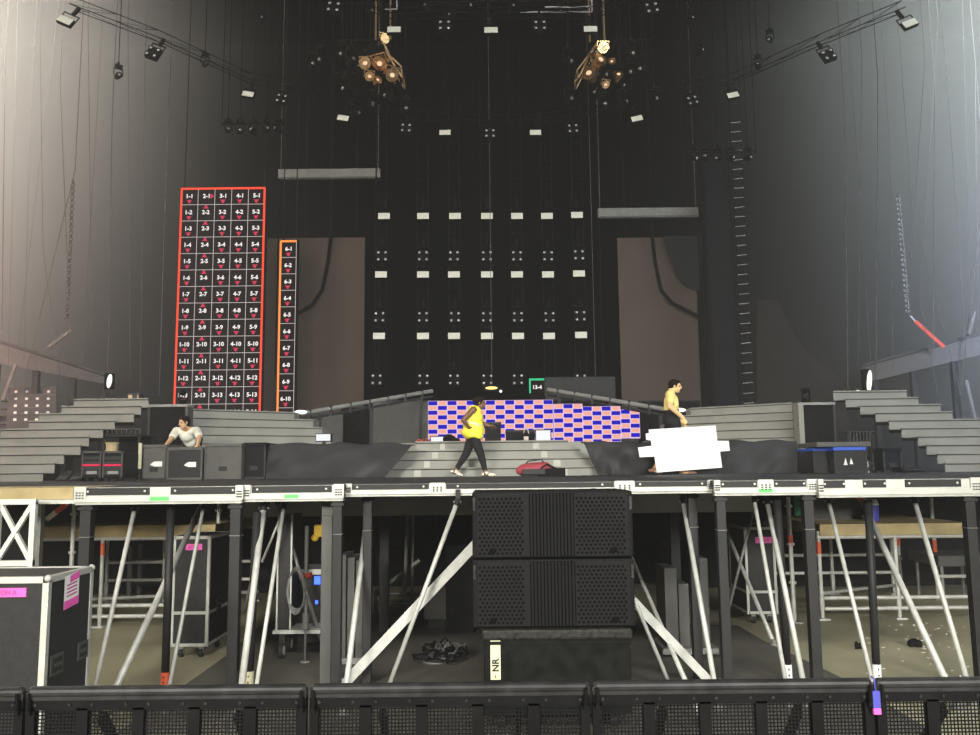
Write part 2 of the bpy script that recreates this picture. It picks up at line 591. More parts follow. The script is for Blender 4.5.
brace(135, 508, 96, 683, 4.5, 'leftmost slim silver brace sloping under the left end deck')
brace(199, 511, 118, 683, 6.2, 'thick silver brace with a red clamp under left end deck', clamp='orange')
brace(204, 504, 170, 683, 3.6, 'thin bright brace in front of the left upright case')
brace(262, 520, 242, 683, 6.5, 'thick white brace right of the second dark leg from left')
brace(278, 545, 257, 683, 4.2, 'slim white brace beside the dark panel with silver edges')
brace(281, 516, 262, 562, 2.4, 'short thin strut leaning off the top of the silver-edged panel', lat=9.2, floor=False)
brace(257, 555, 244, 612, 2.4, 'short thin strut behind the thick white brace on the left', lat=9.0, floor=False, m='tubegrey')
brace(288, 535, 323, 645, 4.0, 'dull grey strut crossing behind the cable coil stand', lat=9.6, m='tubegrey')
brace(365, 533, 347, 680, 5.4, 'white brace left of the long flat beam under the stage')
brace(474, 546, 345, 683, 9.5, 'long flat white beam rising to left side of the loudspeakers', lat=8.15, flat=True)
brace(458, 500, 391, 680, 4.6, 'slim grey brace crossing in front of the long flat beam', lat=7.95)
brace(636, 568, 685, 680, 4.2, 'upper slim brace right of the loudspeakers above flat beam')
brace(638, 606, 710, 682, 8.5, 'flat white beam falling away right of the loudspeakers', lat=8.15, flat=True)
brace(639, 611, 668, 680, 4.0, 'lowest short brace right beside the loudspeaker base case', lat=7.9)
brace(688, 530, 714, 680, 5.0, 'bright white brace left of the right inner dark leg')
brace(724, 525, 773, 641, 3.6, 'thin brace crossing another thin strut beside the right upright case', db=10.0)
brace(747, 536, 725, 624, 2.8, 'dull thin strut crossing a brighter brace left of right upright case', lat=11.0, m='tubegrey')
brace(754, 498, 784, 672, 4.0, 'slim silver brace in front of the right upright case')
brace(775, 540, 803, 680, 5.2, 'white brace between the right upright case and right deck leg')
brace(828, 499, 872, 680, 4.3, 'slim white brace just right of the right end deck leg')
brace(863, 503, 944, 676, 6.0, 'thick dull brace with a red clamp under right end deck', clamp='orange')
brace(914, 499, 967, 680, 5.0, 'rightmost bright brace sloping under the right end deck')

LIGHT = dict(house=900, high=500, left=170000, right=120000, fog0=.0016, fog1=.02, exp=0.0)

# ------------------------------------------------------------------ loudspeaker stack
SY = 6.9
SX0, SX1 = P(472.5, 560, SY).x, P(634, 560, SY).x
SZ2 = P(553, 490.5, SY).z
SZ1 = P(553, 558.5, SY).z
SZ0 = P(553, 628, SY).z


def hexn(b, x, z, y, r, mi):
    vs = [(x + r * math.cos(PI / 3 * k + PI / 6), y, z + r * math.sin(PI / 3 * k + PI / 6)) for k in range(6)]
    b.add(vs, [(0, 1, 2, 3, 4, 5)], mi)


def speaker(z0, z1, label):
    cx = (SX0 + SX1) / 2
    t = thing('loudspeaker', label, 'loudspeaker', (cx, SY + .4, z0), 'stacked loudspeakers')
    W = SX1 - SX0
    b = MB().box(SX0, SX1, SY, SY + .8, z0 + .006, z1 - .006)
    b.build('cabinet', M['spk'], t, bevel=.014)
    fx0, fx1 = SX0 + .42 * W - .07 * W, SX0 + .62 * W
    fx0, fx1 = SX0 + .357 * W, SX0 + .632 * W
    for side, (a, c) in enumerate(((SX0 + .03 * W, fx0 - .004), (fx1 + .004, SX1 - .03 * W))):
        g = MB()
        g.box(a, c, SY - .012, SY + .004, z0 + .02, z1 - .02)
        pitch = 0.036
        nx = int((c - a - .03) / pitch)
        j = 0
        z = z0 + .045
        while z < z1 - .035:
            for i in range(nx):
                x = a + .022 + (i + (.5 if j % 2 else 0)) * pitch
                if x < c - .015:
                    hexn(g, x, z, SY - .0135, .0125, 1)
            z += pitch * .86
            j += 1
        gr = g.build('grille', [M['spkgrille'], M['spkhole']], t)
        x = SX0 + .125 * W if side == 0 else SX1 - .125 * W
        MB().ell((x, SY - .014, z0 + .062), (.034, .012, .022), Matrix.Rotation(-.5, 3, 'Y')).build('badge', M['spkhole'], gr, smooth=True)
    v = MB()
    v.box(fx0, fx1, SY - .006, SY + .003, z0 + .02, z1 - .02, 1)
    n = 13
    for i in range(n):
        x = fx0 + (fx1 - fx0) * (i + .5) / n
        v.box(x - .009, x + .009, SY - .022, SY - .004, z0 + .02, z1 - .02, 0)
    v.build('centre_fins', [M['spk'], M['spkhole']], t)
    for x in (SX0 + .012 * W, SX1 - .012 * W):
        h = MB().box(x - .012, x + .012, SY - .012, SY + .02, z1 - .16, z1 - .05)
        h.build('rigging_link', M['barrierrail'], t, bevel=.003)


speaker(SZ1, SZ2, 'upper of two black loudspeakers stacked in front of the stage')
speaker(SZ0, SZ1, 'lower black loudspeaker standing on the scuffed black base case')
CX0, CX1 = P(482, 660, SY - .02).x, P(633, 660, SY - .02).x
t = thing('speaker_base_case', 'scuffed low black case carrying the loudspeakers with cream tape marked NR', 'case', ((CX0 + CX1) / 2, SY + .4, 0))
MB().box(CX0 + .015, CX1 - .015, SY - .02, SY + .78, .12, SZ0 - .06).build('body', M['spkbase'], t, bevel=.008)
MB().box(CX0, CX1, SY - .04, SY + .8, SZ0 - .085, SZ0 - .004).build('lid', M['scuff'], t, bevel=.02)
MB().box(CX0 + .01, CX1 - .01, SY - .032, SY - .018, SZ0 - .12, SZ0 - .095).build('lid_lip', M['spkbase'], t)
for x in (CX0 + .15, CX1 - .15):
    for y in (SY + .1, SY + .66):
        MB().tube((x - .025, y, .06), (x + .025, y, .06), .058, n=16).box(x - .035, x + .035, y - .04, y + .04, .1, .125).build('caster', M['slot'], t)
b = MB()
tx0, tx1 = P(490.5, 660, SY).x, P(500.5, 660, SY).x
tz1, tz0 = P(495, 640, SY).z, P(495, 679, SY).z
b.box(tx0, tx1, SY - .024, SY - .0195, tz0, tz1)
b.text('NR', ((tx0 + tx1) / 2, SY - .0255, tz0 + .115), (0, 0, 1), (-1, 0, 0), .055, 1)
b.box((tx0 + tx1) / 2 - .004, (tx0 + tx1) / 2 + .004, SY - .0255, SY - .0245, tz0 + .012, tz0 + .035, 1)
o = b.build('tape_label', [M['creamtape'], M['ink']], t)
o['label'] = 'cream tape strip marked NR'


# ------------------------------------------------------------------ crowd barrier across the front
BY = 3.36
BT = 1.230


def barrier(x0, x1, label):
    cx = (x0 + x1) / 2
    t = thing('crowd_barrier', label, 'crowd barrier', (cx, BY + .3, 0), 'crowd barrier sections across the front')
    g = .006
    r = MB()
    r.tube((x0 + g + .02, BY, BT - .022), (x1 - g - .02, BY, BT - .022), .022, n=14)
    r.ell((x0 + g + .02, BY, BT - .022), .022).ell((x1 - g - .02, BY, BT - .022), .022)
    r.box(x0 + g, x1 - g, BY - .016, BY + .016, BT - .05, BT - .02)
    r.build('top_rail', M['barrierrail'], t, smooth=False)
    f = MB()
    f.box(x0 + g, x1 - g, BY - .012, BY + .02, BT - .088, BT - .045)
    f.box(x0 + g, x1 - g, BY - .012, BY + .02, .06, .11)
    n = 5
    for i in range(n + 1):
        x = x0 + g + (x1 - x0 - 2 * g) * i / n
        w = .034 if i in (0, n) else .022
        xa, xb = max(x - w, x0 + g), min(x + w, x1 - g)
        f.box(xa, xb, BY - .012, BY + .02, .1, BT - .08)
    for i in range(n):
        for s_ in (.2, .8):
            bx = x0 + (x1 - x0) * (i + s_) / n
            f.tube((bx, BY - .012, BT - .066), (bx, BY - .018, BT - .066), .006, n=8, mi=1)
    fr = f.build('frame', [M['barrier'], M['barrierrail']], t, bevel=.0)
    w = MB()
    p = .0136
    nx = int((x1 - x0 - .04) / p)
    for i in range(nx):
        x = x0 + .02 + i * p
        w.add([(x - .0027, BY + .004, .1), (x + .0027, BY + .004, .1), (x + .0027, BY + .004, BT - .08), (x - .0027, BY + .004, BT - .08)], [(0, 1, 2, 3)])
    for j in range(int((BT - .18) / p)):
        z = .1 + j * p
        w.add([(x0 + .02, BY + .0045, z - .0027), (x1 - .02, BY + .0045, z - .0027), (x1 - .02, BY + .0045, z + .0027), (x0 + .02, BY + .0045, z + .0027)], [(0, 1, 2, 3)])
    w.build('perforated_panel', M['barrier'], t)
    for x in (x0 + .28, x1 - .28):
        s = MB().bar((x, BY + .03, BT - .12), (x, BY + 1.0, .06), .04, .025, up=(1, 0, 0))
        s.build('back_strut', M['barrier'], t)
    MB().box(x0 + .01, x1 - .01, BY - .25, BY + 1.05, 0, .02).build('base_plate', M['barrier'], t)
    for x, s_ in ((x0 + .022, 1), (x1 - .022, -1)):
        c = MB().box(x - .008, x + .008, BY - .03, BY - .012, BT - .10, BT - .045)
        c.tube((x, BY - .03, BT - .085), (x + .0, BY - .03, BT - .02), .006, n=8)
        c.build('coupling_pin', M['barrier'], fr)


bj = [P(q, 690, BY).x for q in (27, 307, 590, 873)]
wid = (bj[3] - bj[0]) / 3
for i, lb in enumerate(('crowd barrier section at the far left, mostly cut off', 'crowd barrier section in front of the pink-taped flight case', 'crowd barrier section in front of the loudspeaker base case', 'crowd barrier section below the right inner braces, left of the cloth tag', 'crowd barrier section at the far right, right of the cloth tag')):
    xs = bj[0] + (i - 1) * wid
    barrier(xs, xs + wid, lb)
q = P(876, 699, BY - .03)
b = MB().box(q.x - .014, q.x + .014, BY - .036, BY - .026, q.z - .035, q.z + .03).box(q.x - .014, q.x + .014, BY - .037, BY - .025, q.z - .055, q.z - .033, 1)
b.path([(q.x, BY - .03, q.z + .03), (q.x - .004, BY - .034, q.z + .05), (q.x, BY - .026, BT - .0), (q.x, BY + .0, BT + .004)], .003, 6, 0)
tag(b.build('cloth_tag', [M['bluetape'], M['pinktape']]), 'blue and pink cloth tag tied to the barrier joint', 'tag')


# ------------------------------------------------------------------ flight cases under the stage
def flight_case(x0, x1, y0, y1, z0, z1, name, label, tw=.03, caster=True, lidz=None, trim=None, extra=None, handles=(), group=None, rotz=0):
    trim = trim or M['alu']
    cx, cy = (x0 + x1) / 2, (y0 + y1) / 2
    t = thing(name, label, 'flight case', (cx, cy, z0), group)
    zb = z0 + (.13 if caster else 0)
    bo = MB().box(x0 + .006, x1 - .006, y0 + .006, y1 - .006, zb + .006, z1 - .006).build('body', M['casebody'], t)
    e = MB()
    th = tw
    for x in (x0, x1 - th):
        for y in (y0, y1 - th):
            e.box(x, x + th, y, y + th, zb, z1)
    for z in (zb, z1 - th):
        for y in (y0, y1 - th):
            e.box(x0, x1, y, y + th, z, z + th)
        for x in (x0, x1 - th):
            e.box(x, x + th, y0, y1, z, z + th)
    if lidz:
        e.box(x0, x1, y0 - .002, y0 + th, lidz - th * .5, lidz + th * .5)
        e.box(x0 - .002, x0 + th, y0, y1, lidz - th * .5, lidz + th * .5)
        e.box(x1 - th, x1 + .002, y0, y1, lidz - th * .5, lidz + th * .5)
    e.build('edge_trim', trim, t, bevel=.003)
    for x in (x0, x1):
        for y in (y0, y1):
            for z in (zb, z1):
                MB().ell((x + (.012 if x == x0 else -.012), y + (.012 if y == y0 else -.012), z + (.012 if z == zb else -.012)), tw * .58, nu=10, nv=7).build('corner_ball', trim, t, smooth=True)
    if caster:
        for x in (x0 + .1, x1 - .1):
            for y in (y0 + .1, y1 - .1):
                ca = MB().box(x - .03, x + .03, y - .03, y + .03, z0 + .09, zb + .01).box(x - .028, x - .021, y - .015, y + .015, z0 + .04, z0 + .1).box(x + .021, x + .028, y - .015, y + .015, z0 + .04, z0 + .1).build('caster', M['tubegrey'], t)
                MB().tube((x - .02, y, z0 + .05), (x + .02, y, z0 + .05), .05, n=14).build('wheel', M['slot'], ca)
    for (ax, c, zc, w, h) in handles:   # recessed handle plate on a face
        h_ = MB()
        if ax == 'x1':
            h_.box(x1 - .002, x1 + .006, c - w / 2, c + w / 2, zc - h / 2, zc + h / 2)
            h_.box(x1 + .004, x1 + .009, c - w / 2 + .02, c + w / 2 - .02, zc - h / 2 + .02, zc + h / 2 - .02, 1)
            h_.box(x1 + .006, x1 + .014, c - w * .3, c + w * .3, zc - .012, zc + .012)
        else:
            h_.box(c - w / 2, c + w / 2, y0 - .006, y0 + .002, zc - h / 2, zc + h / 2)
            h_.box(c - w / 2 + .02, c + w / 2 - .02, y0 - .009, y0 - .004, zc - h / 2 + .02, zc + h / 2 - .02, 1)
            h_.box(c - w * .3, c + w * .3, y0 - .014, y0 - .006, zc - .012, zc + .012)
        h_.build('recessed_handle', [M['leggrey'], M['slot']], bo)
    return t


# big case bottom left
FD = 5.55
fx1 = P(47, 620, FD).x
fz1 = P(20, 577, FD).z
t = flight_case(fx1 - 1.2, fx1, FD, FD + .62, 0, fz1, 'flight_case', 'large black flight case at bottom left with pink tape on front', tw=.042, handles=[('x1', FD + .15, P(52, 664, FD + .15).z, .16, .13), ('x1', FD + .50, P(84, 650, FD + .5).z, .14, .12)])
pz1, pz0 = P(10, 588, FD).z, P(10, 597, FD).z
b = MB()
ax, bx = P(-12, 592, FD).x, P(26.5, 592, FD).x
b.box(ax, bx, FD - .005, FD + .008, pz0, pz1)
b.text('FOH A', (bx - .12, FD - .0065, (pz0 + pz1) / 2), (1, 0, 0), (0, 0, 1), .032, 1)
o = b.build('tape_label', [M['pinktape'], M['pinkink']], t); o['label'] = 'pink tape strip with faint writing'
b = MB()
ya, yb = FD + .20, FD + .40
za, zb_ = P(70, 608, FD + .3).z, P(70, 575, FD + .3).z
xx = fx1
zc = (za + zb_) / 2
b.add([(xx + .003, ya, za), (xx + .003, yb, za + .02), (xx + .003, yb, zb_ + .02), (xx + .003, ya, zb_)], [(0, 1, 2, 3)], 0)
hh = zb_ - za
b.add([(xx + .005, ya, za), (xx + .005, yb, za + .02), (xx + .005, yb, za + .02 + hh * .25), (xx + .005, ya, za + hh * .25)], [(0, 1, 2, 3)], 1)
b.add([(xx + .005, ya + .07, zb_ - hh * .22), (xx + .005, yb, zb_ + .02 - hh * .22), (xx + .005, yb, zb_ + .02), (xx + .005, ya + .07, zb_)], [(0, 1, 2, 3)], 1)
for k in range(4):
    zz = za + hh * (.36 + .11 * k)
    b.add([(xx + .005, ya + .03, zz), (xx + .005, yb - .03, zz + .014), (xx + .005, yb - .03, zz + .024), (xx + .005, ya + .03, zz + .010)], [(0, 1, 2, 3)], 2)
o = b.build('shipping_label', [M['whitelabel'], M['pinktape'], M['pinkink']], t); o['label'] = 'white and pink shipping label'

# upright cases
UD = 9.6
ux0, ux1 = P(171, 600, UD).x, P(209, 600, UD).x
uz1 = P(190, 536, UD).z
t = flight_case(ux0, ux1, UD, UD + .75, 0, uz1, 'upright_flight_case', 'tall black flight case standing behind the left braces', tw=.035, lidz=P(190, 613, UD).z, handles=[('x1', UD + .35, .55, .16, .14)])
b = MB(); q0, q1 = P(186, 544, UD), P(202, 550, UD)
b.box(q0.x, q1.x, UD - .006, UD + .004, q1.z, q0.z); b.text('STG L', ((q0.x + q1.x) / 2, UD - .0075, (q0.z + q1.z) / 2), (1, 0, 0), (0, 0, 1), .035, 1)
o = b.build('tape_label', [M['pinktape'], M['pinkink']], t); o['label'] = 'pink tape strip with faint writing'
UD = 11.3
ux0, ux1 = P(747, 600, UD).x, P(778, 600, UD).x
uz1 = P(760, 527, UD).z
t = flight_case(ux0, ux1, UD, UD + .75, 0, uz1, 'upright_flight_case', 'tall black flight case with a pink label behind the right braces', tw=.035, lidz=P(760, 592, UD).z)
b = MB(); q0, q1 = P(755, 537, UD), P(772, 543, UD)
b.box(q0.x, q1.x, UD - .006, UD + .004, q1.z, q0.z); b.text('STG R', ((q0.x + q1.x) / 2, UD - .0075, (q0.z + q1.z) / 2), (1, 0, 0), (0, 0, 1), .04, 1)
o = b.build('tape_label', [M['pinktape'], M['pinkink']], t); o['label'] = 'pink tape strip with faint writing'


# ------------------------------------------------------------------ scaffold platforms either side
def scaffold(xa, xb, d, zdeck, label, red, depth=2.2, low=(.14, .34, .28, .62), mid=.5):
    t = thing('scaffold_platform', label, 'scaffold', ((xa + xb) / 2, d + depth / 2, 0))
    cols = [xa - .03, xa + (xb - xa) * mid, xb - .03]
    for r_, y in enumerate((d, d + depth)):
        for k, x in enumerate(cols):
            s = MB().tube((x, y, .02), (x, y, zdeck - .02), .026, n=10)
            s.tube((x, y, .12), (x, y, .30), .033, n=10)
            s.box(x - .075, x + .075, y - .075, y + .075, 0, .02)
            s.build('standard', M['tube'], t)
            if (r_, k) in red:
                z = zdeck - .2
                MB().tube((x, y, z - .12), (x, y, z + .04), .031, n=10).build('red_sleeve', M['orange'], t)
    for z in (zdeck - .10,):
        for y in (d, d + depth):
            MB().tube((xa - .05, y, z), (xb + .05, y, z), .027, n=10).build('ledger', M['tube'], t)
    for i, z in enumerate(low):
        y = d if i % 2 == 0 else d + depth
        MB().tube((xa, y, z), (xb, y, z), .026, n=10).build('ledger', M['tube'], t)
    MB().tube((xa, d + .02, low[1]), (xb, d + depth, low[0]), .024, n=10).build('diagonal', M['tube'], t)
    p = MB()
    n = 9
    for i in range(n):
        y0 = d - .05 + (depth + .1) * i / n
        p.box(xa - .02, xb + .02, y0, y0 + (depth + .1) / n - .01, zdeck - .075, zdeck + .075)
    p.build('plank_deck', M['wood'], t)
    return t


d = 11.6
scaffold(P(38, 530, d).x, P(215, 530, d).x, d, P(120, 531, d).z, 'scaffold platform with plank deck at left behind the braces', {(0, 1), (1, 2)}, mid=.37)
scaffold(P(820, 530, d).x, P(968, 530, d).x, d, P(890, 529, d).z, 'scaffold platform with plank deck at right behind the braces', {(0, 0), (1, 1), (1, 2)})


def standard(px0, py0, py1, d, label, redpx=None, m='tube'):
    p0, p1 = P(px0, py0, d), P(px0, py1, d)
    t = thing('scaffold_post', label, 'scaffold post', (p0.x, d, 0))
    b = MB().tube((p0.x, d, .02), (p0.x, d, p0.z), .028, n=10)
    for z in (.5, 1.0, 1.5):
        if z < p0.z - .1:
            b.tube((p0.x, d, z), (p0.x, d, z + .03), .05, n=10)
    b.build('tube', M[m], t)
    MB().box(p0.x - .08, p0.x + .08, d - .08, d + .08, 0, .02).build('base_plate', M['tubegrey'], t)
    if redpx:
        a, c = P(px0, redpx[0], d), P(px0, redpx[1], d)
        MB().tube((p0.x, d, c.z), (p0.x, d, a.z), .034, n=10).build('red_sleeve', M['orange'], t)


standard(74.5, 503, 620, 11.3, 'short galvanised post above the left scaffold deck')
standard(219, 503, 620, 11.9, 'galvanised post behind the left upright case')
standard(788, 497, 622, 11.4, 'galvanised post with red band left of right scaffold', (535, 546))
standard(931, 498, 600, 13.2, 'galvanised post with red band right of right scaffold', (540, 556))
standard(898, 540, 600, 14.2, 'galvanised post behind the middle of right scaffold', (536, 545))

# loose red and white tube end
p0, p1 = P(47, 519, 10.8), P(68, 503, 10.8)
t = thing('striped_tube', 'short red and white tube leaning above the left scaffold deck', 'tube', p0)
MB().tube(p0, p0.lerp(p1, .45), .035, n=10).build('white_half', M['whiteframe'], t)
MB().tube(p0.lerp(p1, .45), p1, .035, n=10).build('red_half', M['red'], t)

# far-left plywood side stage and white X frame
d = 9.0
xr = P(73, 494, d).x
zt, zb_ = P(30, 488, d).z, P(30, 499.5, d).z
t = thing('side_platform', 'plywood platform edge at far left beside the stage deck', 'platform', (xr - 1.6, d + 1.2, 0))
MB().box(xr - 3.2, xr, d, d + 2.4, zb_, zt).build('plywood_top', M['wood'], t)
MB().box(xr - 3.2, xr + .12, d + .02, d + 2.4, zb_ - .05, zb_).build('edge_bearer', M['tube'], t)
for x in (xr - 3.0, xr - 1.9, xr - 1.0):
    MB().box(x - .04, x + .04, d + 1.2, d + 1.28, 0, zb_ - .05).build('leg', M['tubegrey'], t)
d = 8.8
a, c = P(-1, 502, d), P(31, 563, d)
t = thing('cross_braced_frame', 'white cross-braced frame under the plywood platform at far left', 'frame', ((a.x + c.x) / 2, d, 0))
b = MB()
w = .055
for x in (a.x, c.x):
    b.box(x - w / 2, x + w / 2, d - .025, d + .025, .3, a.z)
for z in (a.z, c.z):
    b.box(a.x - w / 2, c.x + w / 2, d - .026, d + .026, z - w / 2, z + w / 2)
b.box(a.x - w / 2, c.x + w / 2, d - .026, d + .026, .3, .36)
b.bar((a.x, d, c.z), (c.x, d, a.z), .045, .04)
b.bar((c.x, d + .01, c.z), (a.x, d + .01, a.z), .045, .04)
b.build('frame_bars', M['whiteframe'], t)
for x in (a.x, c.x):
    MB().box(x - .05, x + .05, d - .05, d + .05, 0, .3).build('foot', M['whiteframe'], t)
# grey sheet behind it
a, c = P(0, 500, 10.6), P(68, 600, 10.6)
tag(MB().box(a.x - .5, P(36, 540, 10.6).x, 10.6, 10.66, .02, 1.55).build('dark_sheet', M['black']), 'dark grey board standing behind the white cross-braced frame', 'board')

# ------------------------------------------------------------------ main stage
STY = 10.3
struct(MB().box(-9.5, 9.5, STY, 27, DZ - .14, DZ).build('trim_stage_floor', M['dark']))
b = MB().box(-3.2, 3.2, STY + .05, STY + .25, DZ - .42, DZ - .14)
tag(b.build('stage_beam', M['stairs'], base=(0, STY + .15, DZ - .42)), 'wide grey beam carrying the front edge of the main stage floor', 'beam')
for px, lb in ((384, 'square dark stage column left of the loudspeakers'), (560, 'square dark stage column hidden behind the loudspeakers'), (676, 'square dark stage column right of the loudspeakers')):
    X = P(px, 560, 11.0).x
    if px == 560:
        continue
    tag(MB().box(X - .06, X + .06, 11.0, 11.12, 0, DZ - .14).build('stage_column', M['legdark'], bevel=.004), lb, 'column')


# black cloth hung under the stage
def wavy(x0, x1, y, z0, z1, amp=.06, freq=5.0, n=60, nz=6, tilt=0.0):
    b = MB()
    vs, fs = [], []
    for j in range(nz + 1):
        for i in range(n + 1):
            u, v = i / n, j / nz
            x = x0 + (x1 - x0) * u
            vs.append((x, y + amp * math.sin(x * freq + .7 * math.sin(x * 1.7)) * (1 - .4 * v) + tilt * v, z0 + (z1 - z0) * v))
    for j in range(nz):
        for i in range(n):
            a = j * (n + 1) + i
            fs.append((a, a + 1, a + n + 2, a + n + 1))
    return b.add(vs, fs)


for x0, x1, y, lb in ((-12, -3.6, 14.6, 'black cloth hanging under the stage behind left scaffold'), (-3.5, 3.0, 15.2, 'black cloth hanging under the middle of the stage'), (3.1, 12, 14.6, 'black cloth hanging under the stage behind right scaffold')):
    tag(wavy(x0, x1, y, .02, DZ - .15, n=120).build('black_drape', M['matte'], smooth=True), lb, 'drape')

# ------------------------------------------------------------------ odds and ends under the stage
# dark panel with silver edges on a wheeled frame, cable coil stand
d = 9.5
a, c = P(278, 515, d), P(291, 628, d)
t = thing('upright_trolley', 'tall narrow black trolley panel with silver edges on wheels', 'trolley', ((a.x + c.x) / 2, d + .3, 0))
MB().box(a.x + .01, c.x - .01, d, d + .5, c.z, a.z).build('panel', M['casebody'], t)
e = MB()
for x in (a.x, c.x - .018):
    e.box(x, x + .018, d - .01, d + .02, c.z - .02, a.z + .01)
e.build('silver_edge', M['alu'], t)
MB().box(a.x - .03, c.x + .45, d - .02, d + .5, c.z - .06, c.z - .02).build('base_frame', M['tube'], t)
for x in (a.x + .06, c.x + .35):
    for y in (d + .06, d + .42):
        MB().tube((x - .02, y, .09), (x + .02, y, .09), .088, n=16).tube((x - .024, y, .09), (x + .024, y, .09), .05, n=12, mi=1).box(x - .035, x + .035, y - .02, y + .02, .15, c.z - .06).build('caster', [M['slot'], M['tube']], t)
d = 9.35
X = P(305.5, 620, d).x
t = thing('thin_stand', 'thin silver telescopic stand beside the coiled cable under the stage', 'stand', (X, d, 0))
z0 = P(305, 663, d).z
MB().tube((X, d, .0), (X, d, .5), .012, n=8).tube((X, d, .5), (X, d, 1.45), .022, n=8).tube((X, d, .36), (X, d, .52), .035, n=10).build('mast', M['tubegrey'], t)
MB().tube((X - .05, d, .92), (X + .06, d, .92), .03, n=8).build('clamp', M['red'], t)
MB().tube((X, d, 0), (X, d, .015), .05, n=12).build('foot', M['tube'], t)
X = P(297, 590, 9.3).x
b = MB()
Zc = P(297, 590, 9.3).z
for k in range(5):
    pts = []
    for i in range(25):
        a_ = 2 * PI * i / 24
        pts.append((X + (.085 + .008 * k) * math.cos(a_) + random.uniform(-.006, .006), 9.25 + .016 * k, Zc + (.25 - .012 * k) * math.sin(a_)))
    b.path(pts, .006, 6, 0)
tag(b.build('cable_coil', M['tubegrey'], smooth=True), 'silvery cable coil hanging on the thin stand under the stage', 'cable')

# yellow hoist hook block
q = P(319, 532, 9.4)
t = thing('chain_block', 'small yellow lamp block hanging under the stage deck', 'block', (q.x, q.y, q.z - .08))
MB().box(q.x - .05, q.x + .05, q.y - .04, q.y + .04, q.z - .05, q.z + .08).ell((q.x - .04, q.y - .02, q.z - .06), .04).build('body', M['yellow'], t, bevel=.01)
MB().tube((q.x + .03, q.y, q.z + .08), (q.x + .03, q.y, DZ - .06), .012, n=8).build('hanger', M['tubegrey'], t)
# blue lit amplifier
q = P(317, 578, 9.9)
t = thing('amplifier_rack', 'amplifier rack with a small blue light behind the upright post', 'amplifier', (q.x, q.y + .25, 0))
MB().box(q.x - .22, q.x + .22, q.y, q.y + .5, .1, q.z + .16).build('body', M['casebody'], t, bevel=.006)
MB().box(q.x - .22, q.x + .22, q.y - .006, q.y, q.z + .04, q.z + .1).build('face_plate', M['tube'], t)
MB().box(q.x - .03, q.x + .04, q.y - .01, q.y, q.z - .07, q.z + .02).build('blue_light', M['bluelight'], t)
MB().box(q.x - .015, q.x + .015, q.y - .01, q.y, q.z - .29, q.z - .25).build('blue_light', M['bluelight'], t)
for x in (q.x - .18, q.x + .18):
    MB().tube((x, q.y + .02, .05), (x, q.y + .06, .05), .05, n=12).box(x - .03, x + .03, q.y, q.y + .4, .08, .1).build('caster', M['slot'], t)

# translucent grey cases behind the left post and right legs
d = 9.2
a, c = P(339, 555, d), P(363, 683, d)
t = thing('tall_dolly', 'tall grey slatted dolly standing behind the left inner legs', 'dolly', ((a.x + c.x) / 2, d + .3, 0))
for k in range(3):
    x0 = a.x + (c.x - a.x) * k / 3
    MB().box(x0 + .006, x0 + (c.x - a.x) / 3 - .012, d, d + .5, .08, a.z - .03 * k).build('slat_panel', M['slat'], t)
MB().box(a.x - .02, c.x + .02, d - .03, d + .54, .02, .08).build('base', M['tubegrey'], t)
d = 9.4
t = thing('tall_dolly', 'grey stepped dolly standing behind the right inner legs', 'dolly', (P(680, 600, d).x, d + .4, 0))
for k, (px0, py0, px1, py1) in enumerate(((664, 568, 679, 640), (680, 585, 693, 650), (702, 560, 716, 655))):
    a, c = P(px0, py0, d), P(px1, py1, d)
    MB().box(a.x, c.x, d + .1 * k, d + .5, .1, a.z).build('slat_panel', M['slat'], t, bevel=.005)
a, c = P(662, 630, d), P(718, 640, d)
MB().box(a.x, c.x, d - .02, d + .6, .04, .1).build('base', M['tubegrey'], t)

# black hanging boxes under the deck
for (x0, y0, x1, y1, d, lb) in ((360, 516, 436, 546, 12.5, 'black box fixed under the stage left of the loudspeakers'), (638, 513, 692, 541, 11.9, 'black box fixed under the stage right of the loudspeakers')):
    a, c = P(x0, y0, d), P(x1, y1, d)
    t = thing('hanging_box', lb, 'box', ((a.x + c.x) / 2, d + .2, c.z))
    MB().box(a.x, c.x, d, d + .4, c.z, a.z).build('body', M['black'], t, bevel=.01)
    for x in (a.x + .1, c.x - .1):
        MB().box(x - .02, x + .02, d + .18, d + .22, a.z, DZ - .14).build('hanger', M['legdark'], t)
# props in the dark middle
for i, (px0, py0, px1, py1, d, w, lb) in enumerate(((375, 542, 388, 612, 11.8, .05, 'thin dark strut leaning left under the middle of stage'), (382, 542, 387, 600, 12.0, .05, 'thin dark strut beside another one under the middle of stage'), (407, 525, 404, 612, 11.6, .05, 'upright dark pole under the middle of stage, left of pair'), (413, 520, 412, 605, 11.8, .04, 'upright dark pole under the middle of stage, right of pair'))):
    p0, p1 = P(px0, py0, d), P(px1, py1, d)
    a_ = (p0 - p1).normalized()
    p1 = p1 - a_ * ((p1.z - .01) / a_.z)
    tag(MB().tube(p1, p0 + a_ * ((DZ - .15 - p0.z) / a_.z), w / 2, n=8).build('dark_pole', M['tubegrey'] if i > 1 else M['legdark']), lb, 'pole')
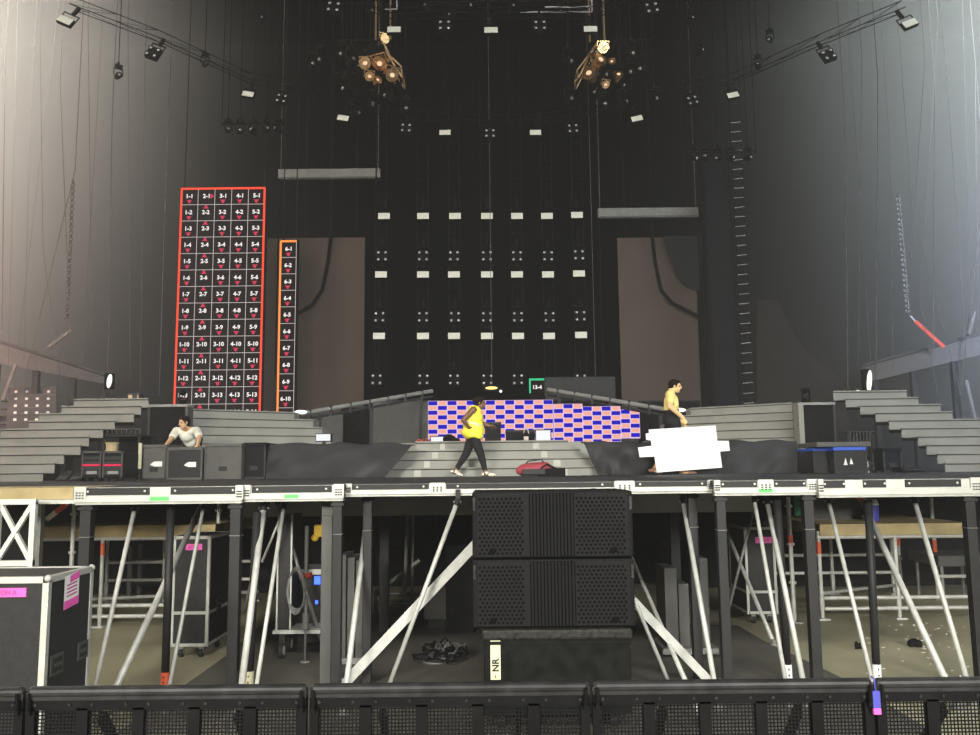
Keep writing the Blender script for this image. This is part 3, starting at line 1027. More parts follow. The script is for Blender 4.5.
# low rails in the middle
for (x0, y0, x1, y1, d, lb) in ((374, 594, 424, 594, 12.0, 'pale horizontal rail low under the middle of the stage'), (374, 603, 424, 603, 11.6, 'lower dull horizontal rail under the middle of the stage'), (375, 594, 420, 560, 11.8, 'dull slanting rail rising above the pale horizontal rail')):
    tag(MB().tube(P(x0, y0, d), P(x1, y1, d), .03, n=8).tube(P(x0 + 1, y0, d), V(P(x0 + 1, y0, d).x, d, 0), .02, n=8).build('low_rail', M['tubegrey']), lb, 'rail')
a, c = P(424, 588, 11.2), P(455, 620, 11.2)
t = thing('grey_crate', 'grey crate standing left of the loudspeakers under the stage', 'crate', ((a.x + c.x) / 2, 11.5, 0))
MB().box(a.x, c.x, 11.2, 11.8, .12, a.z).build('body', M['greybox'], t, bevel=.01)
MB().box(a.x - .02, c.x + .02, 11.18, 11.82, a.z - .06, a.z + .01).build('lid', M['greywall'], t)
MB().box(a.x + .05, c.x - .05, 11.25, 11.75, 0, .12).build('skid', M['legdark'], t)
a, c = P(446, 545, 11.0), P(474, 610, 11.0)
tag(MB().box(a.x, c.x, 10.9, 11.15, .0, a.z).build('black_cabinet', M['matte'], bevel=.01), 'black cabinet right beside the loudspeakers under the stage', 'cabinet')
# cable heap with glints
b = MB()
for k in range(16):
    cx, cy = P(random.uniform(425, 462), 640, 9.4).x, random.uniform(9.1, 9.7)
    r = random.uniform(.06, .16)
    pts = [(cx + r * math.cos(a_ * .6) * random.uniform(.8, 1.2), cy + r * math.sin(a_ * .6), .02 + .012 * k * random.uniform(.3, 1)) for a_ in range(11)]
    b.path(pts, .013, 6, 0 if k % 3 else 1)
o = tag(b.build('cable_heap', [M['cableblack'], M['tubegrey']], smooth=True), 'tangled heap of black cables on the dark floor sheet', 'cable')
# trestle with timber at far right
d = 12.6
a, c = P(938, 556, d), P(978, 566, d)
t = thing('timber_trestle', 'wooden-topped trestle at far right behind the scaffold', 'trestle', ((a.x + c.x) / 2, d + .4, 0))
MB().box(a.x, c.x + .3, d, d + .9, c.z, a.z).build('timber_top', M['greywall'], t)
for x in (a.x + .08, c.x + .2):
    for y in (d + .08, d + .8):
        MB().tube((x, y, 0), (x, y, c.z), .025, n=8).build('leg', M['tubegrey'], t)
MB().tube((a.x, d + .05, c.z - .15), (c.x + .3, d + .05, c.z - .15), .025, n=8).build('rail', M['tube'], t)
# canister on right scaffold deck, green cloth, grey board
q = P(872, 520, 12.2)
zz = P(890, 529, 11.6).z + .075
t = thing('canister', 'blue canister with a white lid on the right scaffold deck', 'canister', (q.x, 12.2, zz))
MB().tube((q.x, 12.2, zz), (q.x, 12.2, zz + .22), .10, n=18).build('drum', M['bluetape'], t, smooth=False)
MB().tube((q.x, 12.2, zz + .22), (q.x, 12.2, zz + .3), .105, .08, n=18).build('lid', M['whitelabel'], t)
a, c = P(812, 500, 12.6), P(862, 522, 12.6)
tag(MB().box(a.x, c.x, 12.6, 12.64, zz, DZ - .16).build('grey_board', M['greybox']), 'grey board standing on the right scaffold deck', 'board')
a, c = P(794, 497, 12.5), P(801, 516, 12.5)
tag(wavy(a.x, c.x, 12.5, c.z, DZ - .14, amp=.03, freq=40, n=24).build('green_cloth', mat('green_cloth', (.05, .22, .10), .8), base=((a.x + c.x) / 2, 12.5, c.z)), 'small green cloth hanging beside the right scaffold post', 'cloth')
# grey rack frame behind left braces
d = 13.95
a, c = P(131, 546, d), P(166, 603, d)
t = thing('rack_frame', 'grey metal rack frame standing behind the left scaffold', 'rack', ((a.x + c.x) / 2, d + .3, 0))
for x in (a.x, c.x):
    for y in (d, d + .4):
        MB().box(x - .03, x + .03, y - .03, y + .03, 0, a.z).build('upright', M['tubegrey'], t)
for z in (a.z - .25, a.z - .62, .25):
    MB().box(a.x, c.x, d - .025, d + .4, z - .025, z + .025).build('shelf', M['tubegrey'], t)

# ------------------------------------------------------------------ stage stairs
def X(px, d, py=440):
    return P(px, py, d).x


def stairs(label, steps, base):
    """steps: list of (z_low, z_top, front polygon xy list) each a step part"""
    t = thing('stage_stairs', label, 'stairs', base)
    for z0, z1, poly, seams in steps:
        b = MB()
        b.prism([(p[0], p[1], z0) for p in poly], (0, 0, z1 - z0 - .012))
        # tread board with nosing over a shadow gap
        (xa, ya), (xb, yb) = poly[0], poly[1]
        n = Vector((yb - ya, -(xb - xa), 0)).normalized()
        if n.y > 0:
            n = -n
        a_, c_ = Vector((xa, ya, z1 - .026)) + n * .02, Vector((xb, yb, z1 - .026)) + n * .02
        b.prism([a_, c_, (xb, yb, z1 - .026), (xa, ya, z1 - .026)], (0, 0, .026))
        b.prism([Vector((xa, ya, z1 - .044)) + n * .004, Vector((xb, yb, z1 - .044)) + n * .004, (xb, yb, z1 - .044), (xa, ya, z1 - .044)], (0, 0, .018), 1)
        b.prism([(p[0], p[1], z1 - .012) for p in poly], (0, 0, .012))
        for s0, s1 in seams:
            b.prism([Vector((s0, ya, z0)) + n * .006, Vector((s1, ya, z0)) + n * .006, (s1, ya, z0), (s0, ya, z0)], (0, 0, z1 - z0 - .05), 2)
        b.build('step', [M['stairs'], M['stairline'], M['stairseam']], t)
    return t


RISE = .17
# outer stairs, ten steps each
Lr = [45, 56, 65, 81, 89, 103, 114, 133, 140, 147]
Ll = [-60, -60, -55, -40, -10, 0, 28, 38, 60, 72]
st = []
for k in range(10):
    d = 15 + .3 * k
    xa, xb = X(Ll[k], d), X(Lr[k], d)
    st.append((DZ + RISE * k - (.0 if k == 0 else .03), DZ + RISE * (k + 1), [(xa, d), (xb, d), (xb * 18.3 / d, 18.3), (xa * 18.3 / d, 18.3)], []))
stairs('wide grey stairs at far left of the stage, ten steps', st, (X(50, 16), 16.5, DZ))
Rl = [943, 936, 926, 918, 902, 890, 877, 862, 848, 836]
Rr = [1040, 1040, 1035, 1025, 1000, 985, 954, 943, 921, 910]
st = []
for k in range(10):
    d = 15 + .3 * k
    xa, xb = X(Rl[k], d), X(Rr[k], d)
    st.append((DZ + RISE * k - (.0 if k == 0 else .03), DZ + RISE * (k + 1), [(xa, d), (xb, d), (xb * 18.3 / d, 18.3), (xa * 18.3 / d, 18.3)], []))
stairs('wide grey stairs at far right of the stage, ten steps', st, (X(930, 16), 16.5, DZ))

# inner stairs: risers receding towards the middle of the stage
st = []
NI = 8
for k in range(NI):
    dl = 16.75 + .2 * k
    dr = dl + 1.5 - .02 * k
    xr_ = [352, 350, 346, 340, 331, 322, 313, 294][k]
    xa, xb = X(191, dl), X(xr_, dr)
    z1 = DZ + 1.50 * (k + 1) / NI
    z0 = DZ + 1.50 * k / NI - (.0 if k == 0 else .03)
    st.append((z0, z1, [(xa, dl), (xb, dr), (xb, 20.0), (xa, 20.0)], []))
stairs('grey stairs behind the man in white, falling to the right', st, (X(250, 17.5), 17.8, DZ))
st = []
for k in range(NI):
    dl = 16.75 + .2 * k
    dr = dl + 1.5 - .02 * k
    xr_ = [640, 642, 646, 652, 660, 668, 677, 692][k]
    xa, xb = X(794, dl), X(xr_, dr)
    z1 = DZ + 1.50 * (k + 1) / NI
    z0 = DZ + 1.50 * k / NI - (.0 if k == 0 else .03)
    st.append((z0, z1, [(xb, dr), (xa, dl), (xa, 20.0), (xb, 20.0)], []))
stairs('grey stairs behind the white board, falling to the left', st, (X(740, 17.5), 17.8, DZ))

# centre stairs
st = []
cl = [371, 387, 402, 415]
cr = [610, 597, 580, 568]
sm = [[], [(424, 430), (553, 560)], [(432, 438), (541, 547)], [(440, 445), (533, 539)]]
sm[0] = [(414, 421), (560, 567)]
for k in range(4):
    d = 15.7 + .3 * k
    xa, xb = X(cl[k], d), X(cr[k], d)
    sg = [(X(a, d), X(b_, d)) for a, b_ in sm[k]]
    st.append((DZ + .172 * k, DZ + .172 * (k + 1), [(xa, d), (xb, d), (xb, 17.6), (xa, 17.6)], sg))
stairs('centre stage stairs of four grey steps behind the woman', st, (0, 16.5, DZ))
PZ = DZ + .172 * 4
struct(MB().box(X(392, 17.6), X(600, 17.6), 17.62, 24, DZ, PZ).build('trim_upper_platform', M['stairs']))

# dark doorways between the stairs
for (xa_, xb_, yt, lb, side) in ((148, 188, 404.5, 'dark open booth beside the outer left stairs', 1), (798, 835, 402.5, 'dark open booth beside the outer right stairs', -1)):
    d = 16.6
    a, c = P(xa_, yt, d), P(xb_, yt, d)
    t = thing('stage_booth', lb, 'booth', ((a.x + c.x) / 2, d + .6, DZ))
    MB().box(a.x + .02, c.x - .02, d + .02, d + .10, DZ, a.z - .05).build('back_panel', M['matte'], t)  # black panel just inside the front stands for the dark interior
    MB().box(a.x, c.x, d, d + .35, a.z - .05, a.z).build('roof', M['barcol'], t)
    for x, m_ in ((a.x, 'dark' if side > 0 else 'stairs'), (c.x - .05, 'greywall' if side > 0 else 'dark')):
        MB().box(x, x + .05 + (.05 if m_ == 'stairs' else 0), d, d + .3, DZ, a.z - .05).build('side_post', M[m_], t)

# grey walls flanking the screen
for (xa_, xb_, yt, d, m_, lb) in ((373, 431, 402, 24.2, 'greywall', 'mid grey wall panel left of the checkered screen'), (312, 343, 415, 24.0, 'greywall', 'narrow grey wall panel right of the left inner stairs'), (341, 375, 408, 24.4, 'matte', 'black wall panel between the two grey wall panels'), (638, 700, 402, 24.4, 'matte', 'black wall panel behind the man with the board')):
    a, c = P(xa_, yt, d), P(xb_, yt, d)
    t = thing('wall_panel', lb, 'panel', ((a.x + c.x) / 2, d, DZ))
    MB().box(a.x, c.x, d, d + .06, DZ, a.z).build('sheet', M[m_], t)
    MB().box(a.x, c.x, d - .01, d + .07, a.z, a.z + .04).build('top_edge', M['dark'], t)
a, c = P(505, 388, 24.6), P(616, 400, 24.6)
t = thing('dark_riser', 'dark equipment riser above the checkered screen', 'riser', ((a.x + c.x) / 2, 25, DZ))
MB().box(a.x - 1.2, c.x, 24.6, 25.6, DZ, c.z).build('lower_box', M['matte'], t)
MB().box(P(545, 380, 24.6).x, c.x, 24.6, 25.4, c.z, P(545, 377, 24.6).z).build('upper_box', M['dark'], t, bevel=.02)

# ramp rails
for s, (x0, y0, x1, y1, lb) in enumerate(((302, 413.5, 432, 391, 'sloping ramp rail left of the checkered screen'), (678, 411.5, 548, 389.5, 'sloping ramp rail right of the checkered screen'))):
    p0, p1 = P(x0, y0, 20.2), P(x1, y1, 23.2)
    t = thing('ramp_rail', lb, 'rail', p0)
    ORG[t.name] = tuple(p0)
    MB().tube(p0, p1, .055, n=10).build('tube', M['barcol'], t)
    MB().tube(p0 - V(0, 0, .15), p1 - V(0, 0, .15), .035, n=8).build('lower_tube', M['dark'], t)
    for k in range(7):
        p = p0.lerp(p1, (k + .4) / 7)
        MB().box(p.x - .03, p.x + .03, p.y - .07, p.y + .07, p.z - .19, p.z + .065).build('bracket', M['legdark'], t)
    for k in (.12, .5, .9):
        p = p0.lerp(p1, k)
        MB().box(p.x - .04, p.x + .04, p.y - .04, p.y + .04, DZ, p.z - .17).build('post', M['legdark'], t)
    MB().ell(p0 + V(-.02 if s == 0 else .02, -.06, .03), (.16, .07, .05), nu=10, nv=7).build('end_lamp', M['lampwhite'], t)

# ------------------------------------------------------------------ black covers either side of the centre stairs
def cover(pts_top, pts_bot, d0, d1, label, name='black_cover'):
    """cloth draped over low gear: top edge px list and bottom edge px list"""
    b = MB()
    n, nz = 60, 14
    (xa, ya), (xb, yb) = pts_top
    (xc, yc), (xd, yd) = pts_bot
    vs, fs = [], []
    for j in range(nz + 1):
        v = j / nz
        for i in range(n + 1):
            u = i / n
            tx, ty = xa + (xb - xa) * u, ya + (yb - ya) * u
            bx, by = xc + (xd - xc) * u, yc + (yd - yc) * u
            top = P(tx, ty, d1)
            bot = P(bx, by, d0)
            bot.z = DZ + .004
            p = top.lerp(bot, v)
            f = .018 * math.sin(u * 31 + 4 * v) * v + .012 * math.sin(u * 13 - 7 * v + 1.3) + .02 * math.sin((u * 9 + v * 6) * 1.3)
            p.y -= f
            p.z -= .015 * math.sin(u * 21) * (1 - v) + .01 * abs(math.sin(u * 9 + 5))
            p.z = max(p.z, DZ + .004)
            vs.append(p)
    for j in range(nz):
        for i in range(n):
            a = j * (n + 1) + i
            fs.append((a, a + 1, a + n + 2, a + n + 1))
    # top sheet running back
    base = len(vs)
    for i in range(n + 1):
        q = vs[i].copy()
        q.y += .7
        vs.append(q)
    for i in range(n):
        fs.append((i, base + i, base + i + 1, i + 1))
    b.add(vs, fs)
    return tag(b.build(name, M['drape'], smooth=True), label, 'cover')


cover([(266, 443), (413, 443)], [(266, 482), (384, 482)], 14.9, 15.3, 'glossy black cover sheet draped left of the centre stairs')
cover([(583, 441), (668, 442)], [(598, 479), (662, 479)], 15.35, 15.6, 'black cover sheet draped right of the centre stairs behind the board')
cover([(668, 441), (797, 440)], [(662, 478), (797, 477)], 15.0, 15.3, 'black cover sheet hanging right of the white board')


# ------------------------------------------------------------------ cases and gear on the stage
def stage_case(px0, px1, pyt, d, dep, label, m='casebody', name='road_case', lid=None, arrow=None, rot=0.0, edge=None, lidh=.06, cat='case'):
    x0, x1 = X(px0, d), X(px1, d)
    z1 = P((px0 + px1) / 2, pyt, d).z
    t = thing(name, label, cat, ((x0 + x1) / 2, d + dep / 2, DZ))
    bo = MB().box(x0 + .01, x1 - .01, d + .008, d + dep, DZ + .03, z1 - lidh).build('body', M[m], t, bevel=.008)
    MB().box(x0, x1, d, d + dep + .01, z1 - lidh, z1).build('lid', M[lid or m], t, bevel=.012)
    e = MB()
    for x in (x0, x1 - .03):
        e.box(x, x + .03, d - .002, d + .03, DZ + .03, z1 - lidh)
    e.box(x0, x1, d - .002, d + .03, DZ + .005, DZ + .04)
    e.build('edge_trim', M[edge or 'dark'], t)
    for x in (x0 + .08, x1 - .08):
        for y in (d + .08, d + dep - .08):
            MB().box(x - .05, x + .05, y - .05, y + .05, DZ, DZ + .03).build('foot', M['slot'], t)
    h = MB()
    hx = x0 + (x1 - x0) * .5
    hz = DZ + (z1 - DZ) * .30
    h.box(hx - .07, hx + .07, d - .006, d + .01, hz - .04, hz + .04)
    h.box(hx - .05, hx + .05, d - .012, d, hz + .005, hz + .02)
    h.build('handle', M['slot'], bo)
    if arrow:
        (ax0, ax1, ay0, ay1) = arrow
        a, c = P(ax0, ay0, d), P(ax1, ay1, d)
        zc = (a.z + c.z) / 2
        hgt = (a.z - c.z) / 2
        xm = a.x + (c.x - a.x) * .3
        b = MB().prism([(a.x, d - .004, zc - hgt * .25), (xm, d - .004, c.z + hgt * .15), (xm + .02, d - .004, c.z), (c.x, d - .004, c.z), (c.x, d - .004, a.z), (xm + .02, d - .004, a.z), (xm, d - .004, a.z - hgt * .15)], (0, .006, 0))
        o = b.build('tape_arrow', M['whitelabel'], bo)
        o['label'] = 'white arrow shape pointing left'
    return t


stage_case(142, 167.5, 444.5, 14.7, .7, 'narrower dark case with a white arrow left of its wider twin', m='greybox', arrow=(150, 162, 461.5, 466.5), name='work_case')
stage_case(167.5, 203, 447, 14.7, .8, 'wider black case with a white arrow in front of the man in white', m='casebody', lid='greywall', arrow=(184, 196, 462, 467), edge='leggrey', name='work_case')
stage_case(205, 242, 443.5, 14.8, .8, 'plain grey box between the arrow cases and black cover sheet', m='greybox', name='grey_box', edge='greywall')
stage_case(243, 266, 442.5, 15.0, .8, 'plain black box at the left end of the black cover sheet', m='black', name='black_box')
stage_case(812, 833, 448, 14.6, .8, 'narrow black case with blue trim under its lid, left of its twin', m='casebody', lid='bluetrim', name='blue_trimmed_case', lidh=.05)
stage_case(833, 866, 447, 14.3, .9, 'wide black case with blue trim and white emblem at stage right', m='casebody', lid='bluetrim', name='blue_trimmed_case', lidh=.06)
a, c = P(812, 442.5, 14.5), P(866, 447, 14.5)
tag(MB().box(a.x, c.x, 14.3, 15.2, P(833, 447, 14.3).z + .003, a.z).build('grey_lid_board', M['greybox'], bevel=.01), 'grey board lying across the two blue-trimmed cases', 'board')
bt = [o for o in bpy.data.objects if o.name.startswith('blue_trimmed_case') and o.parent is None][-1]
q = P(848.5, 461.5, 14.29)
b = MB()
for sx in (-1, 1):
    b.prism([(q.x + sx * .015, 14.29, q.z - .06), (q.x + sx * .085, 14.29, q.z - .06), (q.x + sx * .045, 14.29, q.z + .06)], (0, .006, 0))
o = b.build('emblem', M['whitelabel'], bt); o['label'] = 'small white emblem'

# amplifier racks at stage left
for (x0, x1, lb) in ((82, 101, 'left rack of two with a red light strip at stage left'), (103, 122.5, 'right rack of two with a red light strip at stage left')):
    d = 14.0
    a, c = P(x0, 453, d), P(x1, 485, d)
    t = thing('amplifier_rack', lb, 'amplifier rack', ((a.x + c.x) / 2, d + .35, DZ))
    MB().box(a.x, c.x, d, d + .7, DZ + .06, a.z).build('body', M['black'], t, bevel=.01)
    for k in range(4):
        z = DZ + .1 + k * (a.z - DZ - .14) / 4
        MB().box(a.x + .025, c.x - .025, d - .012, d, z, z + (a.z - DZ - .14) / 4 - .015).build('rack_panel', M['dark'], t, bevel=.003)
    z = P(x0, 465, d).z
    MB().box(a.x + .01, c.x - .01, d - .02, d - .012, z - .018, z + .012).build('light_strip', M['redstrip'], t)
    q0, q1 = P(x0 + 5, 471, d), P(x1 - 4, 474, d)
    MB().box(q0.x, q1.x, d - .02, d - .012, q1.z, q0.z).build('name_plate', M['barcol'], t)
    r = MB()
    for x in (a.x + .02, c.x - .02):
        r.box(x - .01, x + .01, d - .02, d, DZ + .06, a.z + .03)
    r.box(a.x, c.x, d - .02, d + .0, a.z, a.z + .03)
    r.build('rack_rail', M['leggrey'], t)
    for x in (a.x + .07, c.x - .07):
        MB().tube((x - .02, d + .1, DZ + .03), (x + .02, d + .1, DZ + .03), .03, n=10).box(x - .03, x + .03, d + .05, d + .6, DZ + .045, DZ + .062).build('caster', M['slot'], t)
# open cart with tan drum behind racks
d = 15.2
a, c = P(103, 434.5, d), P(139, 462, d)
t = thing('equipment_cart', 'black open-framed cart standing behind the two racks', 'cart', ((a.x + c.x) / 2, d + .35, DZ))
for x in (a.x, c.x - .04):
    for y in (d, d + .66):
        MB().box(x, x + .04, y, y + .04, DZ, a.z).build('upright', M['legdark'], t)
for z in (a.z - .04, P(103, 459, d).z - .03, DZ + .1):
    MB().box(a.x, c.x, d, d + .7, z, z + .03).build('shelf', M['legdark'], t)
MB().box(a.x + .05, c.x - .05, d + .6, d + .63, DZ + .1, a.z).build('back_panel', M['matte'], t)
g = MB()
for k in range(9):
    x = a.x + (c.x - a.x) * k / 8
    g.tube((x, d, a.z), (x, d, a.z + .09), .008, n=6)
g.tube((a.x, d, a.z + .09), (c.x, d, a.z + .09), .01, n=6)
g.build('top_guard', M['leggrey'], t)
d = 14.0
zs = P(112, 453, d).z + .03
q = P(112, 448, d + .3)
zt2 = P(112, 442.5, d + .3).z
b = MB().tube((q.x, d + .3, zs), (q.x, d + .3, zt2), .095, n=20)
for z in (zs, zt2 - .02):
    b.tube((q.x, d + .3, z), (q.x, d + .3, z + .02), .108, n=20, mi=1)
tag(b.build('tan_drum', [mat('tan_drum', (.42, .32, .19), .7), M['wood']]), 'tan cable drum standing on the right amplifier rack', 'drum')
q0, q1 = P(138, 443, 14.6), P(142, 468, 14.6)
t = thing('pale_tube', 'pale upright tube standing left of the arrow cases', 'tube', ((q0.x + q1.x) / 2, 14.6, DZ))
MB().tube(((q0.x + q1.x) / 2, 14.6, DZ + .2), ((q0.x + q1.x) / 2, 14.6, q0.z), .03, n=12).build('pole', M['creamtape'], t)
MB().tube(((q0.x + q1.x) / 2, 14.6, DZ), ((q0.x + q1.x) / 2, 14.6, DZ + .2), .018, n=10).tube(((q0.x + q1.x) / 2, 14.6, DZ), ((q0.x + q1.x) / 2, 14.6, DZ + .02), .10, n=14).build('base', M['slot'], t)


# wedge monitors
def wedge(px0, px1, pyt, d, label):
    x0, x1 = X(px0, d), X(px1, d)
    z1 = P(px0, pyt, d).z
    t = thing('floor_monitor', label, 'floor monitor', ((x0 + x1) / 2, d + .25, DZ))
    pr = [(x0, d, DZ), (x0, d + .5, DZ), (x0, d + .5, z1), (x0, d + .22, z1)]
    MB().prism(pr, (x1 - x0, 0, 0)).build('cabinet', M['black'], t, bevel=.008)
    g = MB()
    h = z1 - DZ
    nrm = V(0, -h, .22).normalized()
    o_ = nrm * .006
    g.add([V(x0 + .03, d + .02, DZ + .03) + o_, V(x1 - .03, d + .02, DZ + .03) + o_, V(x1 - .03, d + .2, z1 - .03) + o_, V(x0 + .03, d + .2, z1 - .03) + o_], [(0, 1, 2, 3)])
    g.build('grille', M['dark'], t)
    MB().box((x0 + x1) / 2 - .06, (x0 + x1) / 2 + .06, d + .3, d + .34, z1, z1 + .03).build('handle', M['slot'], t)


wedge(56, 68, 473, 14.0, 'left of two small black floor monitors by the left stairs')
wedge(68.5, 81, 473, 14.0, 'right of two small black floor monitors by the left stairs')
wedge(904, 925, 467, 14.4, 'small black floor monitor at the foot of right stairs')
stage_case(882, 901, 448, 15.0, .5, 'dark navy box standing against the right outer stairs', m='navy', name='navy_box')
# cable stand at stage right
d = 14.9
a, c = P(853, 432, d), P(879, 476, d)
t = thing('cable_stand', 'black rail stand hung with loops of black cable at stage right', 'stand', ((a.x + c.x) / 2, d + .2, DZ))
for x in (a.x, c.x):
    MB().tube((x, d + .2, DZ), (x, d + .2, a.z), .022, n=8).box(x - .03, x + .03, d, d + .45, DZ, DZ + .03).build('upright', M['legdark'], t)
MB().tube((a.x - .05, d + .2, a.z), (c.x + .05, d + .2, a.z), .022, n=8).build('rail', M['legdark'], t)
for k in range(7):
    x = a.x + (c.x - a.x) * (k + .5) / 7
    L = random.uniform(.35, .55)
    b = MB()
    for j in range(3):
        xx = x + (j - 1) * .012
        b.path([(xx, d + .16, a.z), (xx - .01, d + .14, a.z - L * .5), (xx, d + .15, a.z - L), (xx + .015, d + .2, a.z - L - .03), (xx + .015, d + .25, a.z - L * .5), (xx, d + .24, a.z)], .009, 5, 0 if j else 1)
    tag(b.build('hanging_cable_loop', [M['cableblack'], M['leggrey']], smooth=True), 'cable loop hung on the black rail stand, %s from left' % ORD[k], 'cable', 'cable loops on the rail stand')
for (x0, y0, x1, y1, lb) in ((864, 462, 872, 467, 'upper'), (864, 471, 873, 475, 'lower')):
    p, q = P(x0, y0, d), P(x1, y1, d)
    o = MB().box(p.x, q.x, d + .14, d + .16, q.z, p.z).build('name_plate', M['whitelabel'], t)
    o['label'] = 'white label plate'
for z in (P(864, 464, d).z, P(864, 473, d).z):
    MB().box(a.x, c.x, d + .16, d + .22, z - .02, z + .02).build('cross_rail', M['legdark'], t)

# small white box on the left inner stairs
q0, q1 = P(315.5, 433.5, 16.2), P(331, 441.5, 16.2)
t = thing('light_box', 'bright white light box above the left black cover sheet', 'light box', ((q0.x + q1.x) / 2, 16.3, q1.z))
hs = MB().box(q0.x, q1.x, 16.2, 16.35, q1.z, q0.z).build('housing', M['dark'], t, bevel=.006)
MB().box(q0.x + .015, q1.x - .015, 16.19, 16.2, q1.z + .015, q0.z - .015).build('lit_face', M['screenwhite'], hs)
MB().box((q0.x + q1.x) / 2 - .03, (q0.x + q1.x) / 2 + .03, 16.24, 16.3, DZ, q1.z).build('stand', M['legdark'], t)

# ------------------------------------------------------------------ checkered screen
t = thing('checkered_screen', 'long low LED screen showing blue and salmon checks', 'LED screen', (X(530, 20.5), 20.5, PZ))
CW, CH = 9.58, 4.72
segs = [(428, 553.5, 401.0, 9, 20.0, 13), (553.5, 582.5, 404.0, 8.4, 20.5, 3), (582.5, 620.5, 406.5, 7.6, 21.0, 4), (620.5, 639.5, 409.5, 6.2, 21.5, 2)]
col0 = 0
for (x0, x1, y0, rows, d, nc) in segs:
    a = P(x0, y0, d)
    cw = (X(x1, d) - X(x0, d)) / nc
    ch = cw * CH / CW
    b = MB()
    zb = a.z - rows * ch
    b.box(a.x, a.x + nc * cw, d, d + .1, zb, a.z, 2)
    g = .055
    for r in range(int(math.ceil(rows))):
        for c in range(nc):
            zt_ = a.z - r * ch
            z_ = max(zt_ - ch, zb)
            blue = (r + c + col0) % 2 == (0 if x0 < 550 else 0)
            gx, gz = cw * (.035 if blue else .10), ch * (.07 if blue else .10)
            b.add([(a.x + c * cw + gx, d - .004, z_ + gz), (a.x + (c + 1) * cw - gx, d - .004, z_ + gz), (a.x + (c + 1) * cw - gx, d - .004, zt_ - gz), (a.x + c * cw + gx, d - .004, zt_ - gz)], [(0, 1, 2, 3)], 0 if blue else 1)
    col0 += nc
    b.build('screen_panel', [M['scrblue'], M['scrsalmon'], M['scrgap']], t)
    MB().box(a.x + .02, a.x + nc * cw - .02, d + .1, d + .25, PZ + .0, a.z - .02).build('rear_frame', M['slot'], t)
    MB().box(a.x + .1, a.x + nc * cw - .1, d + .02, d + .1, PZ, zb).build('screen_foot', M['slot'], t)


# gear on the upper platform in front of the screen
def platform_box(px0, px1, pyt, d, label, name, m='black', cat='box'):
    x0, x1 = X(px0, d), X(px1, d)
    z1 = P((px0 + px1) / 2, pyt, d).z
    t = thing(name, label, cat, ((x0 + x1) / 2, d + .25, PZ))
    MB().box(x0, x1, d, d + .5, PZ, z1 - .04).build('body', M[m], t, bevel=.01)
    MB().box(x0 - .01, x1 + .01, d - .01, d + .51, z1 - .05, z1).build('lid', M['dark'], t, bevel=.01)
    return t


platform_box(485, 501, 422, 18.6, 'black equipment box directly behind the woman', 'equipment_box')
platform_box(506, 535, 430, 18.8, 'low black box left of the bright laptop', 'equipment_box')


def laptop(px0, px1, py0, py1, d, label):
    a, c = P(px0, py0, d), P(px1, py1, d)
    t = thing('laptop', label, 'laptop', ((a.x + c.x) / 2, d, PZ))
    zb = c.z
    ld = MB().box(a.x - .02, c.x + .02, d, d + .02, zb - .02, a.z + .02).build('lid', M['dark'], t)
    MB().box(a.x, c.x, d - .004, d, zb, a.z).build('lit_screen', M['screenwhite'], ld)
    MB().box(a.x - .02, c.x + .02, d - .25, d, zb - .05, zb - .025).build('keyboard_base', M['dark'], t)
    for x in (a.x, c.x - .03):
        MB().box(x, x + .03, d - .2, d - .05, PZ, zb - .05).build('stand', M['legdark'], t)


laptop(431, 446, 437, 443, 18.2, 'laptop with a blank white screen left of the woman')
laptop(536, 550.5, 430.5, 442.5, 18.4, 'laptop with a white screen right of the woman')
# black bag and cable lump, red kit
b = MB()
for k in range(6):
    b.ell((X(446 + 2.2 * k, 18.1), 18.1, PZ + .09 + .03 * math.sin(k)), (.07, .1, .10 - .008 * k), nu=10, nv=7)
tag(b.build('black_bag', M['matte'], smooth=True), 'floppy black bag lying right of the left laptop', 'bag')
b = MB()
for k in range(5):
    b.path([(X(416 + 2 * k, 17.4), 17.4, PZ + .02), (X(419 + 2 * k, 17.4), 17.42, PZ + .07), (X(424 + 1.4 * k, 17.4), 17.4, PZ + .02 + .02 * (k % 2))], .016, 6, k % 2)
tag(b.build('red_cable', [M['red'], M['slot']], smooth=True), 'red cable lying at left end of the upper platform', 'cable')
b = MB()
q = P(526, 437, 18.3)
b.ell((q.x, 18.3, PZ + .12), (.09, .06, .12), nu=10, nv=7).box(q.x - .05, q.x + .05, 18.22, 18.25, PZ + .06, PZ + .14, 1)
b.path([(q.x - .05, 18.3, PZ + .2), (q.x - .03, 18.3, PZ + .3), (q.x + .04, 18.3, PZ + .3), (q.x + .06, 18.3, PZ + .2)], .012, 6, 1)
tag(b.build('pale_pouch', [M['matte'], M['shoe']], smooth=True), 'small pale and black pouch between low box and laptop', 'pouch')
# red tool bag on the front of the stage
d = 13.6
a, c = P(516, 467, d), P(553, 480, d)
t = thing('tool_bag', 'long red and black tool bag lying on the stage floor', 'bag', ((a.x + c.x) / 2, d + .15, DZ))
cx = (a.x + c.x) / 2
L = (c.x - a.x)
b = MB()
n = 14
prof = []
for i in range(n + 1):
    u = i / n
    r = .085 * (1 - abs(2 * u - 1) ** 5) + .02
    prof.append((a.x + L * u, r))
vs, fs = [], []
for i, (x, r) in enumerate(prof):
    for k in range(12):
        an = 2 * PI * k / 12
        vs.append((x, d + .15 + r * 1.2 * math.cos(an), DZ + .10 + .05 * (i / n) + r * math.sin(an)))
for i in range(n):
    for k in range(12):
        fs.append((i * 12 + k, i * 12 + (k + 1) % 12, (i + 1) * 12 + (k + 1) % 12, (i + 1) * 12 + k))
fs += [tuple(range(12)), tuple(range(n * 12 + 11, n * 12 - 1, -1))]
b.add(vs, fs)
b.build('bag_body', M['maroon'], t, smooth=True)
